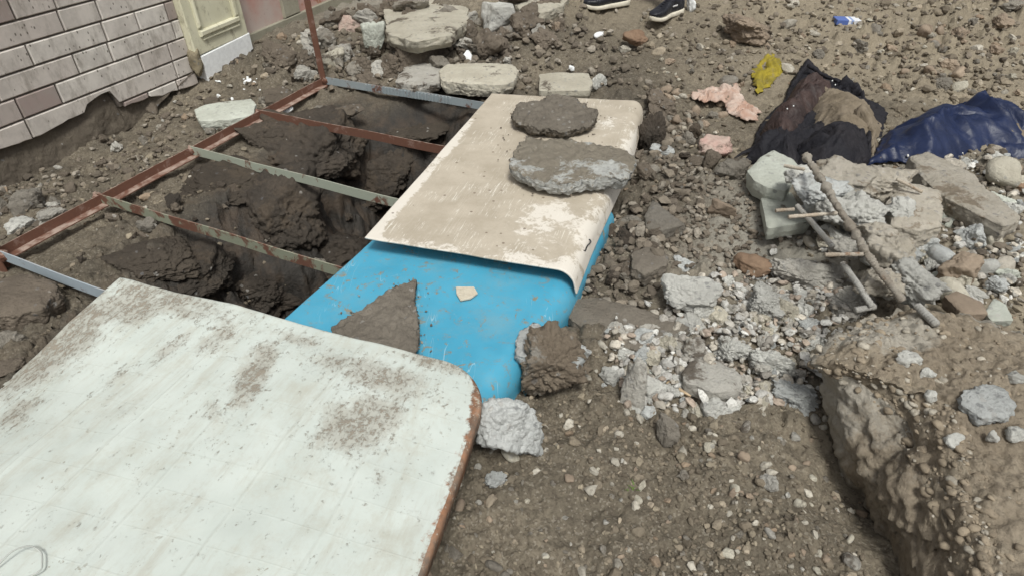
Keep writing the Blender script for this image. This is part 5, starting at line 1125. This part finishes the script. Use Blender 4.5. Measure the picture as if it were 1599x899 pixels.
scatter(60, [(0, 300), (220, 170), (400, 150), (470, 140), (300, 235), (150, 305), (0, 380)], ['chunk', 'clod', 'pebble'], ['stone', 'mud', 'concrete_muddy', 'mud'], (7, 30), 'stone', 'small stone on the strip between the wall and the steel frame', 'stone', 'stones between the wall and the steel frame', 3, power=2)
scatter(130, [(400, 120), (560, 20), (850, 10), (900, 60), (760, 110), (620, 150), (520, 130)], ['chunk', 'clod'], ['stone', 'mud', 'mud', 'concrete_muddy', 'mud', 'stone', 'mud'], (10, 60), 'rubble_stone', 'rubble stone in the debris behind the pit near the door', 'rubble', 'rubble behind the pit', 4, power=1.8)
scatter(24, [(330, 130), (430, 110), (450, 150), (400, 165), (310, 175)], ['chunk'], ['plaster'], (3, 12), 'plaster_crumb', 'white plaster crumb fallen below the cream pillar', 'plaster crumb', 'plaster crumbs below the pillar', 5)
scatter(120, [(700, 740), (820, 700), (1000, 640), (1270, 660), (1400, 899), (660, 899)], ['pebble', 'chunk', 'pebble'], ['stone_tan', 'stone', 'concrete_muddy', 'stone', 'concrete_cream'], (8, 34), 'pebble', 'loose pebble on the brown soil in the foreground', 'pebble', 'pebbles in the foreground', 6, power=3.2, flat=(0.5, 0.8))
scatter(110, [(1020, 80), (1150, 60), (1300, 50), (1599, 40), (1599, 150), (1400, 130), (1200, 80), (1080, 250), (1020, 130)], ['chunk', 'pebble'], ['stone_tan', 'stone', 'concrete_cream', 'stone_tan'], (7, 34), 'stone', 'small stone scattered on the far tan ground around the clothes', 'stone', 'stones on the far ground', 7, power=2.4)
scatter(130, [(1190, 370), (1290, 330), (1400, 260), (1560, 250), (1599, 330), (1599, 470), (1480, 470), (1400, 450), (1300, 400)], ['chunk', 'chunk', 'pebble'], ['concrete', 'concrete', 'rough_pale', 'concrete_cream', 'concrete_green', 'concrete_blue'], (10, 56), 'concrete_fragment', 'concrete fragment strewn around the broken column', 'rubble', 'fragments around the broken column', 8, power=2.0, lift=0.01)
scatter(40, [(180, 340), (420, 220), (560, 180), (640, 200), (560, 300), (420, 420), (250, 430), (60, 430)], ['chunk', 'clod'], ['mud_dark', 'mud', 'stone', 'mud_dark'], (8, 34), 'earth_clod', 'damp earth clod on the slope of the pit', 'clod', 'earth clods in the pit', 9, power=1.6)

# ------------------------------------------------------------------ gravel and crumbs nobody could count
def foot_height(x, y):
    """top of the footing where it covers the ground"""
    return None
def gravel():
    r = np.random.default_rng(5); Vs = []; Fs = []; Cs = []; base = 0
    pal = np.array([(0.25, 0.213, 0.16), (0.21, 0.178, 0.133), (0.31, 0.268, 0.20), (0.17, 0.143, 0.107), (0.46, 0.43, 0.365), (0.27, 0.208, 0.15), (0.38, 0.355, 0.30), (0.145, 0.122, 0.092), (0.19, 0.162, 0.122), (0.34, 0.29, 0.22)])
    def add(n, lvl, s0, s1, ymin, ymax, xs, pw, dark=0.0):
        nonlocal base
        u = r.random(n); y = ymin * (ymax / ymin) ** u; x = r.uniform(-1, 1, n) * (y * xs + 0.3)
        cl = noise2(x * 1.3, y * 1.3, 77) + 0.6 * noise2(x * 4, y * 4, 78); keep_ = r.random(n) < 0.22 + 1.1 * cl + 0.40 * ss(0.4, 1.6, x) + 0.35 * ss(0.85, 0.6, y) * ss(0.5, 0.0, x)
        dp = poly_dist(x, y, PIT); keep_ &= (dp > 0.25) | (r.random(n) < 0.12)
        keep_ &= ((x - WA[0]) * WN[0] + (y - WA[1]) * WN[1]) > 0.03
        x, y = x[keep_], y[keep_]; n = len(x); z = Gf(x, y); s = (s0 + (s1 - s0) * r.random(n) ** pw) * np.clip(0.45 + 0.45 * y, 0.8, 2.6)
        shapes = [rock_np(500 + i + 10 * lvl, lvl, 9, 1.2, 0.08)[0] * np.array([1, 0.75, 0.6]) for i in range(6)]; f = ico(lvl)[1]; nv = len(shapes[0])
        a = r.uniform(0, 6.28, n); b = r.normal(0, 0.5, n); ca, sa, cb, sb = np.cos(a), np.sin(a), np.cos(b), np.sin(b)
        sh = np.array(shapes)[r.integers(0, 6, n)]
        p = sh * s[:, None, None]; px_, py_, pz_ = p[..., 0], p[..., 1], p[..., 2]
        py2 = py_ * cb[:, None] - pz_ * sb[:, None]; pz2 = py_ * sb[:, None] + pz_ * cb[:, None]
        v = np.stack([px_ * ca[:, None] - py2 * sa[:, None] + x[:, None], px_ * sa[:, None] + py2 * ca[:, None] + y[:, None], pz2 + (z + s * 0.22)[:, None]], -1)
        Vs.append(v.reshape(-1, 3)); Fs.append((f[None] + (np.arange(n) * nv)[:, None, None] + base).reshape(-1, 3)); base += n * nv
        pl = pal if lvl > 1 else pal[[0, 1, 3, 7, 8, 1, 3, 2]] * np.array([0.9, 0.9, 0.9])
        c = pl[r.integers(0, len(pl), n)] * r.uniform(0.75, 1.2, (n, 1)); Cs.append(np.repeat(c, nv, axis=0))
    add(30000, 1, 0.003, 0.011, 0.55, 6.5, 0.85, 1.8)
    add(7000, 2, 0.007, 0.022, 0.55, 6.0, 0.85, 3.2)
    V = np.vstack(Vs); me = mesh_np('gravel', V, np.vstack(Fs), False); c4 = np.concatenate([np.vstack(Cs), np.ones((len(V), 1))], 1)
    at = me.attributes.new('col', 'FLOAT_COLOR', 'POINT'); at.data.foreach_set('color', np.ascontiguousarray(c4, np.float32).ravel())
    o = link('gravel', me, M['gravel']); tag(o, 'loose gravel and stone crumbs spread over the brown soil', 'gravel', kind='stuff')
    # gravel caked on the footing
    n = 1500; k = (46 - 8 + (8 + 70) * (1 - np.sqrt(1 - r.random(n)))).astype(int) * 420 + r.integers(0, 420, n); k2 = k[(FOOT[k, 2] > 0.07)]; q = FOOT[k2]; n = len(q); s = 0.004 + 0.013 * r.random(n) ** 3.0; f = ico(2)[1]; q = q - np.array([0, 0, 1]) * (s * 0.25)[:, None]
    sh = np.array([rock_np(560 + i, 2, 6, 0.4, 0.05)[0] * np.array([1, 0.75, 0.6]) for i in range(6)])[r.integers(0, 6, n)]; a = r.uniform(0, 6.28, n)
    p = sh * s[:, None, None]; v = np.stack([p[..., 0] * np.cos(a)[:, None] - p[..., 1] * np.sin(a)[:, None], p[..., 0] * np.sin(a)[:, None] + p[..., 1] * np.cos(a)[:, None], p[..., 2]], -1) + q[:, None]
    nv = sh.shape[1]; me = mesh_np('footing_gravel', v.reshape(-1, 3), (f[None] + (np.arange(n) * nv)[:, None, None]).reshape(-1, 3))
    c = np.where(r.random((n, 1)) < 0.75, np.array([[0.275, 0.228, 0.168]]), np.array([[0.42, 0.385, 0.32]])); c = np.repeat(c * r.uniform(0.75, 1.2, (n, 1)), nv, axis=0); c4 = np.concatenate([c, np.ones((len(c), 1))], 1)
    at = me.attributes.new('col', 'FLOAT_COLOR', 'POINT'); at.data.foreach_set('color', np.ascontiguousarray(c4, np.float32).ravel())
    o = link('footing_gravel', me, M['gravel']); tag(o, 'pebbles embedded in the earth caked on the concrete footing', 'gravel', kind='stuff')
def chips(name, label, region, n, s0, s1, pal, seed, pile=0.02, zfix=None):
    r = np.random.default_rng(seed); reg = np.array(region, float); c = r.uniform(reg.min(axis=0), reg.max(axis=0), (n * 3, 2)); c = c[poly_dist(c[:, 0], c[:, 1], reg) < 18 * r.normal(size=n * 3)][:n]; z = np.zeros(len(c))
    for _ in range(20):
        q = P(c[:, 0], c[:, 1], z); z = 0.5 * z + 0.5 * Gs(q[:, 0], q[:, 1])
    q = P(c[:, 0], c[:, 1], z); n = len(q); s = s0 + (s1 - s0) * r.random(n) ** 2; z = Gf(q[:, 0], q[:, 1]) + s * 0.3 + pile * r.random(n) ** 2
    if zfix is not None: q = P(c[:, 0], c[:, 1], zfix); z = zfix + s * 0.3
    sh = np.array([rock_np(600 + i, 2, 10, 1.3, 0.08)[0] * np.array([1, 0.8, 0.55]) for i in range(8)])[r.integers(0, 8, n)]; a = r.uniform(0, 6.28, n); b = r.normal(0, 0.5, n)
    p = sh * s[:, None, None]; y2 = p[..., 1] * np.cos(b)[:, None] - p[..., 2] * np.sin(b)[:, None]; z2 = p[..., 1] * np.sin(b)[:, None] + p[..., 2] * np.cos(b)[:, None]
    v = np.stack([p[..., 0] * np.cos(a)[:, None] - y2 * np.sin(a)[:, None] + q[:, :1], p[..., 0] * np.sin(a)[:, None] + y2 * np.cos(a)[:, None] + q[:, 1:2], z2 + z[:, None]], -1); nv = sh.shape[1]
    me = mesh_np(name, v.reshape(-1, 3), (ico(2)[1][None] + (np.arange(n) * nv)[:, None, None]).reshape(-1, 3), False)
    pal = np.array(pal); c3 = np.repeat(pal[r.integers(0, len(pal), n)] * r.uniform(0.75, 1.2, (n, 1)), nv, axis=0); at = me.attributes.new('col', 'FLOAT_COLOR', 'POINT'); at.data.foreach_set('color', np.ascontiguousarray(np.concatenate([c3, np.ones((len(c3), 1))], 1), np.float32).ravel())
    tag(link(name, me, M['gravel']), label, 'rubble', kind='stuff')
gravel()
GREYS = [(0.60, 0.595, 0.56), (0.50, 0.49, 0.46), (0.42, 0.40, 0.36), (0.52, 0.48, 0.41), (0.30, 0.28, 0.25), (0.40, 0.33, 0.27)]
BROWNS = [(0.20, 0.17, 0.135), (0.16, 0.137, 0.108), (0.25, 0.215, 0.17), (0.30, 0.27, 0.225), (0.13, 0.11, 0.088)]
chips('rubble_chips', 'small pale concrete chips filling the rubble heap left of the footing', [(940, 560), (1000, 510), (1100, 460), (1180, 430), (1270, 420), (1330, 480), (1280, 560), (1250, 640), (1120, 640), (1000, 640)], 1500, 0.005, 0.022, GREYS, 1, 0.03)
chips('column_chips', 'small concrete crumbs strewn around the broken column', [(1190, 380), (1290, 320), (1400, 255), (1560, 245), (1599, 330), (1599, 480), (1480, 480), (1400, 450), (1300, 410)], 900, 0.005, 0.024, GREYS[:5] + BROWNS, 2, 0.03)
chips('trench_clods', 'dark earth crumbs along the right side of the panels', [(1010, 130), (1090, 180), (1100, 330), (1000, 480), (900, 500), (970, 330), (1010, 200)], 800, 0.004, 0.030, BROWNS, 3, 0.03)
chips('debris_crumbs', 'brown debris crumbs on the bank behind the pit', [(400, 130), (560, 25), (850, 10), (1000, 70), (980, 130), (620, 150), (520, 130)], 900, 0.005, 0.034, BROWNS, 4, 0.02)
chips('wall_crumbs', 'brown crumbs on the strip at the foot of the wall', [(0, 300), (220, 175), (420, 130), (480, 140), (300, 235), (150, 305), (0, 390)], 500, 0.004, 0.024, BROWNS, 5, 0.015)
chips('far_gravel', 'fine gravel and crumbs on the far ground behind the clothes', [(1000, 0), (1599, 0), (1599, 160), (1400, 130), (1300, 80), (1100, 130), (1040, 90)], 1000, 0.004, 0.026, BROWNS + [(0.36, 0.315, 0.245)], 9, 0.0)
chips('open_soil_crumbs', 'fine earth crumbs on the open soil left of the square grey block', [(1060, 260), (1180, 290), (1195, 390), (1120, 430), (1030, 400)], 650, 0.003, 0.018, BROWNS, 8, 0.01)
chips('panel_grains', 'earth crumbs spilled on the blue panel round the mud slab', [(520, 500), (640, 430), (670, 450), (675, 560), (640, 560), (560, 520)], 130, 0.0015, 0.006, BROWNS, 6, zfix=0.1225)
chips('slab_grains', 'earth crumbs spilled on the beige panel round the two slabs', [(780, 180), (850, 150), (950, 170), (960, 215), (940, 300), (830, 310), (775, 270)], 150, 0.0015, 0.006, BROWNS, 7, zfix=0.192)
for o in list(COL.objects):
    if o.parent is None and 'label' in o and 'kind' not in o: o['kind'] = 'thing'
